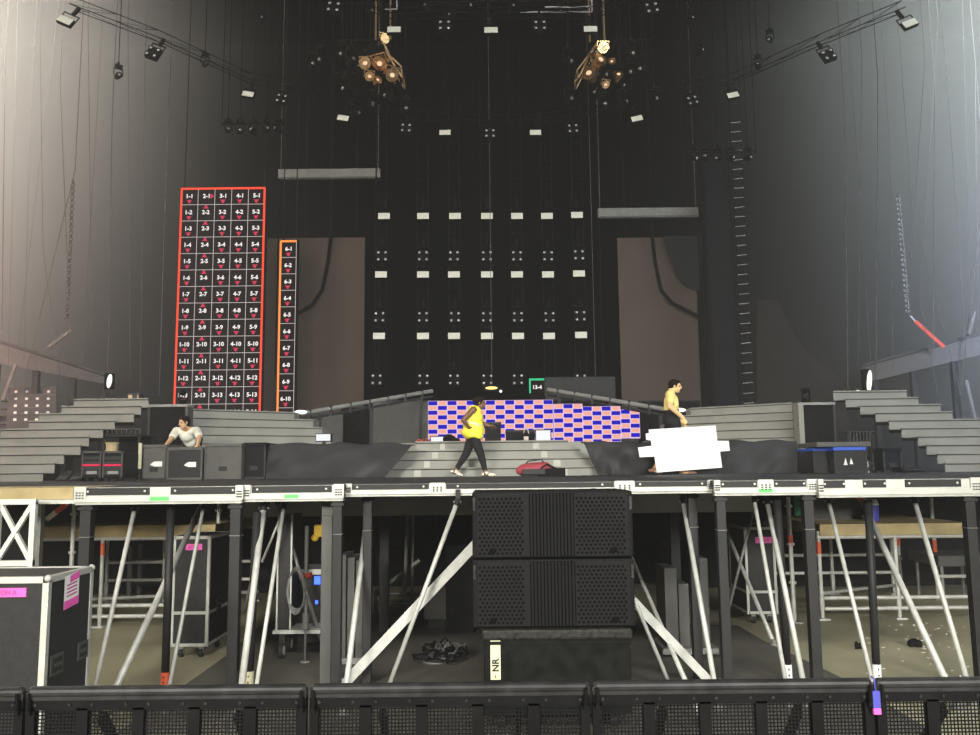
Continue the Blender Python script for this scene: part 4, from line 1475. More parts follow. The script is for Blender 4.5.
MB().box(a.x + .10, c.x - .12, d + .0, d + .05, DZ + .035, DZ + .125).build('side_pocket', M['slot'], t, bevel=.01)
MB().box(a.x + .1, c.x - .02, d + .06, d + .28, DZ, DZ + .03).build('base_panel', M['slot'], t, bevel=.008)
MB().path([(cx - .15, d + .12, DZ + .18), (cx - .1, d + .12, DZ + .25), (cx + .12, d + .12, DZ + .28), (cx + .18, d + .12, DZ + .2)], .012, 6).build('handle', M['slot'], t, smooth=True)
tag(MB().box(cx + .05, cx + .5, d + .03, d + .06, DZ, DZ + .13).path([(cx + .1, d + .03, DZ + .13), (cx + .2, d + .02, DZ + .2), (cx + .35, d + .03, DZ + .13)], .015).build('black_pouch', M['matte']), 'black pouch leaning on the right end of red tool bag', 'pouch')

# ------------------------------------------------------------------ numbered LED walls
def arrow(b, x, z, y, s, way, mi):
    """small double chevron"""
    for k, q in ((0, 1.0), (1, .62)):
        w = s * q
        if way == 'down':
            pts = [(x - w, y, z + w * .55 - s * .5 * k), (x + w, y, z + w * .55 - s * .5 * k), (x, y, z - w * .5 - s * .5 * k)]
        elif way == 'up':
            pts = [(x - w, y, z - w * .55 + s * .5 * k), (x, y, z + w * .5 + s * .5 * k), (x + w, y, z - w * .55 + s * .5 * k)]
        else:
            pts = [(x - w * .55 + s * .5 * k, y, z - w), (x + w * .5 + s * .5 * k, y, z), (x - w * .55 + s * .5 * k, y, z + w)]
        b.add(pts, [(0, 1, 2)], mi)


def led_wall(name, label, px, py, d, cols, rows, tile, first, edge, edges='lrt', lean=0.0, yaw=0.0, th=None):
    o = P(px, py, d)
    th = th or tile
    t = thing(name, label, 'LED wall', (o.x, d + .05, o.z - rows * th))
    Y = d
    lw = .016
    for c in range(cols):
        for r in range(rows):
            x0, x1 = o.x + c * tile, o.x + (c + 1) * tile
            z1, z0 = o.z - r * th, o.z - (r + 1) * th
            b = MB()
            b.box(x0, x1, Y, Y + .08, z0, z1, 0)
            y = Y - .004
            b.box(x0, x1, y, Y, z1 - lw, z1, 1)
            b.box(x0, x0 + lw, y, Y, z0, z1, 1)
            if c == cols - 1:
                b.box(x1 - lw, x1, y, Y, z0, z1, 1)
            ew = .065
            if c == 0 and 'l' in edges:
                b.box(x0 - .02, x0 + ew - .02, y - .004, Y, z0, z1, 4)
            if c == cols - 1 and 'r' in edges:
                b.box(x1 - ew + .02, x1 + .02, y - .004, Y, z0, z1, 4)
            if r == 0 and 't' in edges:
                b.box(x0, x1, y - .004, Y, z1 - ew + .02, z1 + .02, 4)
            cx, cz = (x0 + x1) / 2, (z0 + z1) / 2
            b.text('%d-%d' % (first + c, r + 1), (cx, y - .002, cz + .01), (1, 0, 0), (0, 0, 1), .145, 2)
            way = 'up' if (c % 2 == 1) == (c != 3) else 'down'
            if cols == 1:
                way = 'down'
            if r == 0 and way == 'up':
                arrow(b, x1 - .09, cz, y - .002, .095, 'right', 3)
            elif way == 'up':
                arrow(b, cx, z1 - .09, y - .002, .095, 'up', 3)
            else:
                arrow(b, cx, z0 + .10, y - .002, .095, 'down', 3)
            b.build('led_tile', [M['ledblack'], M['ledline'], M['ledwhite'], M['ledpink'], M[edge]], t)
    MB().box(o.x - .05, o.x + cols * tile + .05, Y + .08, Y + .2, o.z - rows * th, o.z + .05).build('rear_frame', M['matte'], t)
    for x in (o.x + .1 * tile, o.x + (cols - .1) * tile):
        MB().tube((x, Y + .14, o.z), (x, Y + .14, 20.9), .02, n=6).build('hanger_cable', M['cableblack'], t)
    return t


led_wall('led_wall', 'tall LED wall of numbered tiles in a red outline', 181.5, 188.5, 27.0, 5, 14, .556, 1, 'ledred', th=.553)
led_wall('led_wall', 'narrow LED strip of numbered tiles with an orange edge', 280.5, 241, 27.5, 1, 11, .545, 6, 'ledorange', edges='lt', th=.561)
# small green-framed tile
d = 25.0
a, c = P(529, 378.5, d), P(546, 393, d)
t = thing('led_tile', 'single LED tile with a green outline above the checkered screen', 'LED tile', ((a.x + c.x) / 2, d + .1, c.z))
b = MB().box(a.x, c.x, d, d + .08, c.z, a.z, 0)
b.box(a.x, c.x, d - .006, d, a.z - .06, a.z, 1).box(a.x, a.x + .05, d - .006, d, c.z, a.z, 1).box(c.x - .05, c.x, d - .006, d, c.z, a.z, 1)
b.text('13-4', ((a.x + c.x) / 2, d - .006, (a.z + c.z) / 2 - .04), (1, 0, 0), (0, 0, 1), .12, 2)
b.build('face', [M['ledblack'], M['ledgreen'], M['ledwhite']], t)
MB().box(a.x + .05, c.x - .05, d + .08, d + .2, P(505, 400, 24.6).z + .01, a.z - .05).build('rear_frame', M['matte'], t)
# small yellow work lamp above screen
q = P(491.5, 388, 24.5)
t = thing('work_lamp', 'small yellow work lamp above the checkered screen', 'lamp', (q.x, 24.5, q.z - .1))
MB().box(q.x - .25, q.x + .25, 24.5, 24.6, q.z - .1, q.z + .1).build('housing', M['matte'], t, bevel=.01)
MB().ell((q.x, 24.49, q.z), (.18, .03, .045), nu=14, nv=8).build('lit_tube', M['lampyellow'], t, smooth=True)
MB().ell((q.x + .27, 24.48, q.z - .1), (.04, .03, .04), nu=8, nv=6).build('bulb', M['lampwhite'], t, smooth=True)
MB().box(q.x - .02, q.x + .02, 24.55, 24.6, P(491, 400, 24.5).z, q.z - .1).build('stand', M['rig'], t)

# ------------------------------------------------------------------ hung brown panels and dark frames
for (x0, x1, yt, yb, bx0, bx1, by, lb, blb) in ((297, 363.5, 238, 425, 278, 380, 173, 'brown cloth panel hanging right of the narrow LED strip', 'left'), (617, 702, 238, 425, 598, 699, 212, 'brown cloth panel hanging behind the man with the board', 'right')):
    d = 30.0
    a, c = P(x0, yt, d), P(x1, yb, d)
    t = thing('stage_curtain', lb, 'panel', ((a.x + c.x) / 2, d, c.z))
    wv = wavy(a.x - (1.2 if blb == 'left' else 0), c.x, d, 1.2, a.z, amp=.025, freq=2.2, n=40)
    wv.build('cloth', M['brownpanel'], t, smooth=True)
    MB().tube((a.x - .1, d, a.z + .03), (c.x + .1, d, a.z + .03), .03, n=8).build('top_batten', M['rig'], t)
    for x in (a.x + .3, c.x - .3):
        MB().tube((x, d, a.z), (x, d, 20.9), .015, n=6).build('hanger_cable', M['cableblack'], t)
    d2 = 29.2
    p, q = P(bx0, by - 4, d2), P(bx1, by + 4.5, d2)
    t = thing('hanging_bar', 'horizontal grey bar over the %s brown panel' % blb, 'bar', ((p.x + q.x) / 2, d2, q.z))
    MB().box(p.x, q.x, d2, d2 + .2, q.z, p.z).build('bar_body', M['barcol'], t, bevel=.02)
    MB().box(p.x + .05, q.x - .05, d2 - .006, d2, q.z + .02, q.z + .05).build('front_groove', M['greywall'], t)
    for x in (p.x + .08, q.x - .08):
        MB().tube((x, d2 + .1, p.z), (x, d2 + .1, 20.9), .02, n=6).build('hanger_cable', M['cable'], t)
    for x in (p.x + .02, q.x - .04):
        MB().box(x, x + .04, d2 + .05, d2 + .09, 5.4, q.z).build('side_cable', M['rig'], t)
# dark tubes standing in for curved shadows on the brown panels
for (pts, lb) in ((((652, 236), (655, 262), (661, 290), (672, 303), (688, 311), (702, 318)), 'black tube standing in for a curved shadow on the right brown panel'), (((331, 238), (328, 262), (322, 290), (312, 305), (300, 312)), 'black tube standing in for a curved shadow on the left brown panel')):
    d = 29.6
    pp = [P(x, y, d) for x, y in pts]
    pp = [V(pp[0].x, d, 20.9)] + pp + [V(pp[-1].x + (.4 if pp[-1].x > 0 else -.4), d, pp[-1].z - .1)]
    tag(MB().path(pp, .065, 8).build('shadow_line', M['rig'], smooth=True), lb, 'shadow line')
# dark curved sheet painted as the shadow at the right panel corner
d = 29.7
ring = [(663, 236), (702, 236), (702, 290), (692, 289), (684, 284), (676, 274), (672, 262), (668, 250)]
t = tag(MB().prism([P(x, y, d) for x, y in ring], (0, .03, 0)).build('panel_shade', mat('panel_shade_dark', (.022, .024, .026), .9)), 'dark curved sheet standing for the shadow on the right brown panel corner', 'cloth')
# brown sheet painted as the glow in the haze beyond the ladder
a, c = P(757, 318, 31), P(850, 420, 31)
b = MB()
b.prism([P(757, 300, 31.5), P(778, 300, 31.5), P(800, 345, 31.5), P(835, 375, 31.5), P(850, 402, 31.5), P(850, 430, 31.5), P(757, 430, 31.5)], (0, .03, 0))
tag(b.build('brown_haze_sheet', mat('dim_brown_haze', (.022, .017, .016), .95)), 'dim brown sheet painted as glowing haze low behind the rung ladder', 'haze patch')

# dark tower and ladder
d = 28.0
a, c = P(704, 160, d), P(741, 405, d)
t = thing('dark_tower', 'dark navy tower left of the rung ladder', 'tower', ((a.x + c.x) / 2, d + .4, 0))
MB().box(a.x, c.x, d + .2, d + .5, 2.0, a.z).build('covered_core', M['navy'], t)
for x in (a.x, c.x - .06):
    MB().box(x, x + .06, d, d + .06, 0, a.z).build('edge_post', M['rig'], t)
d = 27.8
p0, p1 = P(741.5, 120, d), P(757, 408, d)
xc, wv_ = X(749, d, 408), .17
t = thing('rung_ladder', 'long pale-runged rope ladder hanging beside the dark tower', 'ladder', (xc, d, 1.92))
zt = 20.8
for x in (xc - wv_, xc + wv_):
    MB().tube((x, d, DZ), (x, d, zt), .014, n=6).build('side_rope', M['rig'], t)
z = DZ + .2
while z < P(745, 118, d).z:
    MB().tube((xc - wv_, d - .01, z), (xc + wv_, d - .01, z + .03), .017, n=6).build('rung', M['rung'], t)
    z += .335

# back wall of fixtures : hanging pipe frames
d = 26.0
# ------------------------------------------------------------------ fixtures
def make_strobe():
    t = thing('strobe_light', 'x', 'strobe light', (0, 0, 0))
    hs = MB().box(-.212, .212, .0, .12, -.125, .125).build('housing', M['rig'], t, bevel=.015)
    MB().box(-.195, .195, -.012, .0, -.105, .105).build('lit_face', M['strobe'], hs)
    y = MB()
    for s in (-1, 1):
        y.box(s * .225 - .008, s * .225 + .008, .05, .08, -.03, .28)
    y.box(-.233, .233, .05, .08, .28, .30)
    y.build('yoke', M['rig'], t)
    MB().box(-.04, .04, .05, .13, .30, .62).build('hook_clamp', M['rig'], t)
    return t


def make_blinder():
    t = thing('four_lamp_blinder', 'x', 'blinder light', (0, 0, 0))
    MB().box(-.19, .19, .0, .14, -.20, .20).build('housing', M['rig'], t, bevel=.015)
    for sx in (-1, 1):
        for sz in (-1, 1):
            lp = MB().tube((sx * .12, 0, sz * .12), (sx * .12, -.03, sz * .12), .075, n=16).build('lamp', M['rig'], t)
            MB().ell((sx * .12, -.025, sz * .12), (.045, .022, .045), nu=12, nv=7).build('lens', M['lens'], bpy.data.objects[lp.name], smooth=True)
    y = MB()
    for s in (-1, 1):
        y.box(s * .203 - .008, s * .203 + .008, .05, .08, -.03, .34)
    y.box(-.211, .211, .05, .08, .34, .37)
    y.build('yoke', M['rig'], t)
    MB().box(-.04, .04, .05, .13, .36, .64).build('hook_clamp', M['rig'], t)
    return t


proto_s, proto_b = make_strobe(), make_blinder()
first = {'s': True, 'b': True}


def place(kind, px, py, d, label, group, roll=0.0, scale=1.0):
    o = P(px, py, d)
    pr = proto_s if kind == 's' else proto_b
    rot = (math.radians(-18 if py < 140 else -4), math.radians(-roll), math.atan2(-o.x, d) * -.0)
    if first[kind]:
        first[kind] = False
        r = pr
        r.location = o
        r.rotation_euler = rot
        r.scale = (scale,) * 3
        r['label'] = label
        r['group'] = group
    else:
        r = dup(pr, o, label, group, rot=rot, scale=scale)
    return r


rows = [('s', 216, [384, 423, 455, 487, 517, 547, 577]), ('b', 256, [382, 423, 454, 487, 517, 548, 579]), ('s', 274.5, [381, 423, 454, 487, 517, 548, 579]),
        ('b', 317, [379.5, 423, 455, 487, 518, 549.5, 580.5]), ('s', 336, [379, 423, 454, 487, 518, 549, 581]), ('b', 379.5, [376.5, 423.5, 454, 487.5, 518, 581])]
DB = 26.0
rown = ['top', 'upper', 'second', 'middle', 'lowest', 'bottom']
for i, (k, y, xs) in enumerate(rows):
    for j, x in enumerate(xs):
        lab = ('%s lit strobe in the %s strobe row of the back wall, from left' if k == 's' else '%s four-lamp blinder in the %s blinder row of back wall, from left') % (ORD[j], {0: 'top', 1: 'top', 2: 'middle', 3: 'middle', 4: 'bottom', 5: 'bottom'}[i])
        place(k, x, y - (1 if j == 6 else 0), DB, lab, 'strobes of the back wall' if k == 's' else 'blinders of the back wall', scale=.95)
# hanging ladders of the back wall, one per column
for j, x in enumerate([381, 423, 454.5, 487, 517.5, 548.5, 579.5]):
    Xc = X(x, DB + .35, 300)
    b = MB()
    for s in (-.17, .17):
        b.tube((Xc + s, DB + .3, 4.6), (Xc + s, DB + .3, 14.0), .022, n=6)
    z = 4.8
    while z < 14:
        b.tube((Xc - .17, DB + .3, z), (Xc + .17, DB + .3, z), .016, n=6)
        z += .6
    for s in (-.17, .17):
        b.tube((Xc + s, DB + .3, 14.0), (Xc + s, DB + .3, 20.9), .008, n=5)
    tag(b.build('hanging_truss', M['rig']), 'dark hanging ladder truss carrying the %s column of back wall lights' % ORD[j], 'truss', 'ladder trusses of the back wall')
for (k, x0, lb) in ((0, 593.5, 'thin pale cable hanging right of the back wall lights'), (1, 491, 'thin pale cable hanging down the middle of the back wall')):
    tag(MB().tube((X(x0, 25.5, 300), 25.5, 4.6), (X(x0, 25.5, 300), 25.5, 20.9), .009, n=5).build('hanging_cable', M['cable']), lb, 'cable', 'hanging cables')

# roof arches
arch = [('s', 65, 20, 25), ('b', 153, 52, 20), ('s', 248, 94, 10), ('b', 281.5, 98.5, 10), ('s', 343, 118, 9), ('b', 406, 128, 3), ('s', 445, 132.5, 0), ('b', 490, 133.5, 0), ('s', 535.5, 132.5, 0), ('b', 573, 128.5, -3), ('s', 637, 118.5, -12), ('b', 692.5, 100.5, -12), ('s', 733, 95, -12), ('b', 828.5, 54.5, -20), ('s', 910, 23, -22)]
AZ = 11.9


def at_z(px, py, z):
    r = P(px, py, 1) - CAMP
    return (z - EYE) / r.z


pts = []
for i, (k, x, y, ro) in enumerate(arch):
    d = at_z(x, y, AZ)
    kk = 'strobe' if k == 's' else 'four-lamp blinder'
    side = 'centre' if x == 490 else None
    place(k, x, y, d, '%s on the long curved roof truss, %s light from left' % ('lit strobe' if k == 's' else 'four-lamp blinder', ORD[i]), 'strobes of the curved roof truss' if k == 's' else 'blinders of the curved roof truss', roll=-ro, scale=.85 * d / 24 if d > 20 else .8)
    p = P(x, y, d)
    pts.append(V(p.x, p.y + .28, AZ + .55))


def truss(pts, r, name, label, rungs=1.5):
    r *= .5
    t = thing(name, label, 'truss', pts[len(pts) // 2])
    o = [V(0, -r, -r * .6), V(0, r, -r * .6), V(0, 0, r)]
    for q in o:
        MB().path([p + q for p in pts], .011, 6).build('chord', M['rig'], t)
    b = MB()
    for i in range(len(pts) - 1):
        L = (pts[i + 1] - pts[i]).length
        n = max(2, int(L / rungs))
        for k in range(n):
            a, c = pts[i].lerp(pts[i + 1], k / n), pts[i].lerp(pts[i + 1], (k + 1) / n)
            b.tube(a + o[0], c + o[2], .005, n=5).tube(a + o[1], c + o[2], .005, n=5).tube(a + o[0], c + o[1], .005, n=5)
    b.build('lacing', M['rig'], t)
    for k in range(0, len(pts), 3):
        MB().tube(pts[k] + o[2], V(pts[k].x, pts[k].y, 20.9), .012, n=5).build('hanger_cable', M['rig'], t)


truss(pts, .3, 'curved_truss', 'long dark curved lighting truss under the roof')
top = [('b', 333.5, 7, 6), ('s', 394, 29.5, 0), ('b', 444.5, 25.5, 0), ('s', 491, 30, 0), ('b', 540, 25.5, 0), ('s', 590.5, 29, 0), ('b', 652, 8, -8)]
pts = []
for i, (k, x, y, ro) in enumerate(top):
    d = at_z(x, y, 12.4)
    place(k, x, y, d, '%s on the front roof truss near top edge, %s light from left' % ('lit strobe' if k == 's' else 'four-lamp blinder', ORD[i]), 'strobes of the front roof truss' if k == 's' else 'blinders of the front roof truss', roll=-ro, scale=.80)
    p = P(x, y, d)
    pts.append(V(p.x, p.y + .28, 12.95))
truss(pts, .3, 'roof_truss', 'dark lighting truss along the top edge of the photo')


# moving heads
def make_head(lensmat):
    t = thing('moving_head', 'x', 'moving light', (0, 0, 0))
    MB().box(-.17, .17, -.14, .14, .40, .55).build('base', M['rig'], t, bevel=.02)
    y = MB()
    for s in (-1, 1):
        y.bar((s * .2, 0, .38), (s * .2, 0, .02), .10, .035, up=(1, 0, 0))
    y.box(-.21, .21, -.05, .05, .35, .40)
    y.build('yoke', M['rig'], t, bevel=.008)
    h = MB().tube((0, .16, 0), (0, -.05, 0), .12, .15, n=16).tube((0, -.05, 0), (0, -.2, 0), .15, .13, n=16)
    h.ell((0, .16, 0), (.12, .08, .12), nu=14, nv=8)
    hd_ = h.build('head', M['rig'], t, smooth=False)
    MB().ell((0, -.2, 0), (.07, .04, .07), nu=16, nv=8).build('lens', M[lensmat], hd_, smooth=True)
    MB().box(-.05, .05, -.03, .03, .55, .70).build('hook_clamp', M['rig'], t)
    return t


M['headlens'] = mat('moving_head_lens', (.35, .34, .32), .12, .8)
M['glintlens'] = mat('glint_head_lens', (.20, .20, .20), .2, .6, emit=(.9, .85, .8), es=.05)  # faint emission stands for a glint on the unlit lens
dim = make_head('glintlens')
used = {'dim': False}


floor_proto = dim


def drop(r, scale):
    L = (20.95 - r.location.z) / scale
    b = MB().tube((0, 0, .66), (0, 0, L), .02, n=6)
    me_o = b.build('drop_rod', M['rig'], base=(0, 0, 0))
    me_o.parent = r
    me_o.location = (0, 0, 0)


def head(px, py, d, label, group, rz=0, rx=0, scale=1.0):
    o = P(px, py, d)
    if not used['dim']:
        used['dim'] = True
        r = dim
        r.location = o
        r.rotation_euler = (0, 0, rz)
        r.scale = (scale,) * 3
        r['label'] = label
        r['group'] = group
    else:
        r = dup(floor_proto, o, label, group, rot=(0, 0, rz), scale=scale)
    for c in r.children:
        if c.name.startswith('head'):
            c.rotation_euler = (rx, 0, 0)
    drop(r, scale)
    return r


# warm clusters: triangular pod, each with several warm metal lamps
warm = thing('cluster_lamp', 'x', 'lamp', (0, 0, 0))
cn_ = MB().tube((0, .22, 0), (0, -.1, 0), .10, .19, n=18).build('can', M['brass'], warm, smooth=False)
MB().ell((0, -.1, 0), (.075, .04, .06), nu=12, nv=8).build('bulb', M['warmglint'], cn_, smooth=True)  # glowing ellipsoid stands for a warm reflection in the can
MB().box(-.21, -.19, -.03, .03, -.05, .22).box(.19, .21, -.03, .03, -.05, .22).box(-.21, .21, -.03, .03, .20, .23).build('yoke', M['brass'], warm)
M['glint'] = mat('warm_frame_metal', (.55, .38, .22), .3, .8)
wf = True
for side, (cx_, lamps, tri, lb) in {
    'left': (380, [(366, 64, .9), (381, 62, 1.1), (391, 74, 1.0), (369, 76, .7), (377, 81, .6), (384, 39, .7)], [(383, 40), (388, 55), (402, 77), (401, 66), (390, 56)], 'left'),
    'right': (600, [(603, 48, .8), (598.5, 62, 1.1), (590, 75, 1.1), (618, 76, .7), (605, 84, .6), (612, 62, .5)], [(597, 42), (588, 58), (578, 78), (577, 70), (587, 57)], 'right')}.items():
    d = 22.0
    t = thing('lamp_pod', 'triangular hanging frame of the %s warm lamp cluster' % side, 'frame', P(tri[0][0], tri[0][1], d))
    pp = [P(x, y, d) for x, y in tri]
    b = MB()
    for i in range(len(pp) - 1):
        b.tube(pp[i], pp[i + 1], .025, n=6)
    b.tube(pp[0], pp[-1], .02, n=6)
    bb = [p + V(0, .7, 0) for p in pp]
    for i in range(len(pp) - 1):
        b.tube(bb[i], bb[i + 1], .025, n=6).tube(pp[i], bb[i], .02, n=6)
    b.build('frame_tubes', M['glint'], t)
    for dx in (-.2, .2):
        MB().tube(pp[0] + V(dx, 0, 0), V(pp[0].x + dx, d, 20.9), .03, n=6).build('mast', M['glint'], t)
    b = MB()
    for (x, y, s) in lamps:
        q = P(x, y, d + .35)
        b.tube(q + V(0, 0, .1), pp[1] + V(0, .35, .2), .022, n=6)
    b.build('lamp_arm', M['rig'], t)
    for i, (x, y, s) in enumerate(lamps):
        o = P(x, y, d)
        rot = (random.uniform(-.5, .9), 0, random.uniform(-.6, .6))
        lab = 'lamp with a painted warm glint in the %s roof cluster, %s from the top' % (side, ORD[sorted(range(len(lamps)), key=lambda q: lamps[q][1]).index(i)])
        if wf:
            wf = False
            r = warm
            r.location = o; r.rotation_euler = rot; r.scale = (s,) * 3; r['label'] = lab
        else:
            r = dup(warm, o, lab, rot=rot, scale=s)
        r['group'] = 'warm lamps of the %s cluster' % side
    # dim moving heads around the cluster
    hp = []
    tries = 0
    while len(hp) < 13 and tries < 900:
        tries += 1
        x = (random.gauss(362, 22) if side == 'left' else random.gauss(622, 24))
        y = random.uniform(52, 118)
        if all(abs(x - a_) + abs(y - b_) > 13 for a_, b_ in hp):
            hp.append((x, y))
    hp.sort(key=lambda q: q[0])
    for i, (x, y) in enumerate(hp):
        dd = 23.0 + random.uniform(-.5, 1.5)
        head(x, y, dd, 'dim moving light round the %s warm lamp cluster, %s from left' % (side, ORD[i]), 'moving lights round the %s cluster' % side, rz=random.uniform(-1, 1), rx=random.uniform(-.5, .5), scale=.75)
        p = P(x, y, dd)
    # ladder beams they hang from
    for k, yb in enumerate((50, 82)):
        YP = 23.6 + .5 * k
        a, c = P(335 if side == 'left' else 590, yb, YP), P(388 if side == 'left' else 650, yb, YP)
        tag(MB().tube(V(a.x, YP, a.z + .3), V(c.x, YP, a.z + .3), .04, n=8).tube(V(a.x + .2, YP, a.z + .3), V(a.x + .2, YP, 20.9), .015, n=5).tube(V(c.x - .2, YP, a.z + .3), V(c.x - .2, YP, 20.9), .015, n=5).build('lighting_pipe', M['rig']), '%s dark lighting pipe behind the %s warm lamp cluster' % (['upper', 'lower'][k], side), 'pipe')

# scattered heads high on the sides and along the pipes
spots = [(228, 130), (240, 131), (253, 131), (266, 130), (278, 130), (694, 158), (706, 158), (718, 158), (731, 158), (748, 158), (452, 15), (470, 6), (512, 8), (560, 14), (770, 40), (118, 76), (205, 64), (262, 20), (700, 52), (758, 66), (427, 8), (600, 10), (370, 12), (690, 20)]
for i, (x, y) in enumerate(sorted(spots)):
    head(x, y, 23 + (i % 3) * .8, 'small dim moving light among those scattered under the roof, %s from left' % (ORD[i] if i < 16 else ['seventeenth', 'eighteenth', 'nineteenth', 'twentieth', 'twenty-first', 'twenty-second', 'twenty-third', 'twenty-fourth'][i - 16]), 'scattered roof moving lights', rz=random.uniform(-.8, .8), rx=random.uniform(-.4, .4), scale=.6)
for (xa, xb, y, lb) in ((222, 284, 124, 'dark pipe holding a row of moving lights above left LED wall'), (688, 756, 152, 'dark pipe holding a row of moving lights left of ladder top'), (425, 612, 2, 'dark pipe at the very top of photo over roof truss')):
    a, c = P(xa, y, 23.8), P(xb, y, 23.8)
    tag(MB().tube(V(a.x, 23.8, a.z), V(c.x, 23.8, a.z), .04, n=8).tube(V(a.x, 23.8, a.z), V(a.x, 23.8, 20.9), .012, n=5).tube(V(c.x, 23.8, a.z), V(c.x, 23.8, 20.9), .012, n=5).build('lighting_pipe', M['rig']), lb, 'pipe')
# pale tubes at top right of centre
for (xa, xb, y, lb) in ((520, 592, 12, 'upper thin pale tube near the top edge right of centre'), (545, 592, 7, 'higher short pale tube near the top edge right of centre'), (385, 397, 9, 'short pale tube near the top edge left of centre')):
    dt_ = 21 if y == 12 else 20.6
    a, c = P(xa, y, dt_), P(xb, y, dt_)
    tag(MB().tube(a, c, .022, n=6).tube(V(c.x, c.y, c.z), V(c.x, c.y, 20.9), .02, n=6).build('pale_tube', M['rung']), lb, 'tube')
# floor moving heads standing on the stairs tops
def floor_head(px, py, d, z, label):
    o = P(px, py, d)
    r = dup(dim, (o.x, d, z + .56), label, 'moving lights standing on stage', rot=(PI, 0, 0.3), scale=.42)
    r.location = (o.x, d, z + .70 * .42)
    return r


floor_head(183, 402, 17.2, P(170, 404.5, 16.6).z, 'black moving light standing on the left booth roof')
floor_head(806, 398, 17.2, P(815, 402.5, 16.6).z, 'black moving light standing on the right booth roof')

# ------------------------------------------------------------------ sides of the hall
for (pa, pb, pc, pd, d0, d1, lb, side) in (((-20, 336), (106, 376), (106, 384), (-20, 360), 22, 25, 'sloping grey balcony fascia at far left', -1), ((865, 366), (1000, 329), (1000, 350), (865, 383), 25, 22, 'sloping grey balcony fascia at far right', 1)):
    ta, tb = P(*pa, d0), P(*pb, d1)
    bb, ba = P(*pc, d1), P(*pd, d0)
    t = thing('balcony_fascia', lb, 'balcony', ((ta.x + tb.x) / 2, (d0 + d1) / 2, min(bb.z, ba.z)))
    MB().prism([ta, tb, bb, ba], (0, .25, 0)).build('fascia_board', M['beamgrey'], t)
    MB().tube(ta + V(0, 0, .02), tb + V(0, 0, .02), .05, n=8).build('top_rail', M['greywall'], t)
    for k in (.1, .4, .7, .97):
        p = ba.lerp(bb, k)
        MB().box(p.x - .08, p.x + .08, p.y + .05, p.y + .2, 0, p.z).build('column', M['dark'], t)
# red strap
d = 22.5
p0, p1 = P(915, 321, d), P(944, 347, d - .2)
t = thing('red_strap', 'red strap stretched above the right balcony fascia', 'strap', p1)
MB().bar(p0, p1, .10, .02).build('webbing', M['red'], t)
MB().tube(p0, p0 + V(-.12, 0, .15), .03, n=6).build('shackle', M['chain'], t)
# chain above strap
b = MB()
c0, c1 = P(898, 195, d), P(908, 312, d)
n = 46
for k in range(n):
    p = c0.lerp(c1, k / n)
    q = c0.lerp(c1, (k + 1.25) / n)
    w = .06
    if k % 2:
        b.path([p, p + V(w, 0, -.04), q + V(w, 0, .04), q, q + V(-w, 0, .04), p + V(-w, 0, -.04), p], .016, 5)
    else:
        b.path([p, p + V(0, w, -.04), q + V(0, w, .04), q, q + V(0, -w, .04), p + V(0, -w, -.04), p], .016, 5)
t = tag(b.build('hoist_chain', M['chain']), 'steel hoist chain hanging over the right balcony', 'chain')
b = MB()
c0, c1 = P(73, 180, d), P(67, 320, d)
for k in range(n):
    p = c0.lerp(c1, k / n)
    q = c0.lerp(c1, (k + 1.25) / n)
    w = .06
    if k % 2:
        b.path([p, p + V(w, 0, -.04), q + V(w, 0, .04), q, q + V(-w, 0, .04), p + V(-w, 0, -.04), p], .016, 5)
    else:
        b.path([p, p + V(0, w, -.04), q + V(0, w, .04), q, q + V(0, -w, .04), p + V(0, -w, -.04), p], .016, 5)
tag(b.build('hoist_chain', M['cable']), 'dull hoist chain hanging over the left balcony', 'chain')

# hanging cables each side
cabs = [[(18, -10), (8, 372)], [(60, -10), (12, 400)], [(40, 30), (43, 250), (62, 385)], [(60, 80), (70, 330)], [(88, 20), (92, 330)], [(75, 170), (22, 390)], [(100, 60), (82, 370)], [(128, 20), (130, 380)], [(165, 210), (159, 395)], [(145, 60), (140, 390)], [(5, 60), (2, 330)], [(112, 120), (108, 375)], [(30, 120), (24, 360)]]
cabr = [[(962, -10), (972, 360)], [(938, 20), (920, 300), (938, 395)], [(975, 60), (978, 340)], [(950, 120), (968, 380)], [(925, 60), (905, 345)], [(890, 150), (893, 370)], [(878, 80), (876, 380)], [(862, 60), (858, 370)], [(912, 210), (960, 390)], [(845, 120), (848, 390)], [(985, 180), (960, 395)], [(935, 90), (933, 350)], [(860, 200), (872, 385)]]
for side, cs in (('left', cabs), ('right', cabr)):
    for i, c in enumerate(sorted(cs, key=lambda q: q[-1][0])):
        d = 20.5 + (i * 7 % 5) * .6
        pp = [P(x, y, d) for x, y in c]
        if pp[0].z < 19:
            pp = [V(pp[0].x, d, 20.9)] + pp
        tag(MB().path(pp, .007 if i % 3 else .012, 5).build('hanging_cable', M['cable']), 'thin cable hanging at the %s side of the hall, %s from left' % (side, ORD[i]), 'cable', 'hanging cables at the %s side' % side)
# diagonal struts left of the left balcony
for (x0, y0, x1, y1, lb) in ((48, 348, 72, 330, 'thin diagonal stay above the left balcony fascia'), (16, 364, 3, 400, 'pale diagonal strut below the left balcony fascia'), (968, 335, 975, 312, 'pale short stay above the right balcony fascia'), (966, 380, 975, 418, 'pale hanging strut below the right balcony fascia')):
    p0, p1 = P(x0, y0, 22), P(x1, y1, 22)
    tag(MB().tube(p0, p1, .05, n=8).build('stay', M['beamgrey']), lb, 'stay')


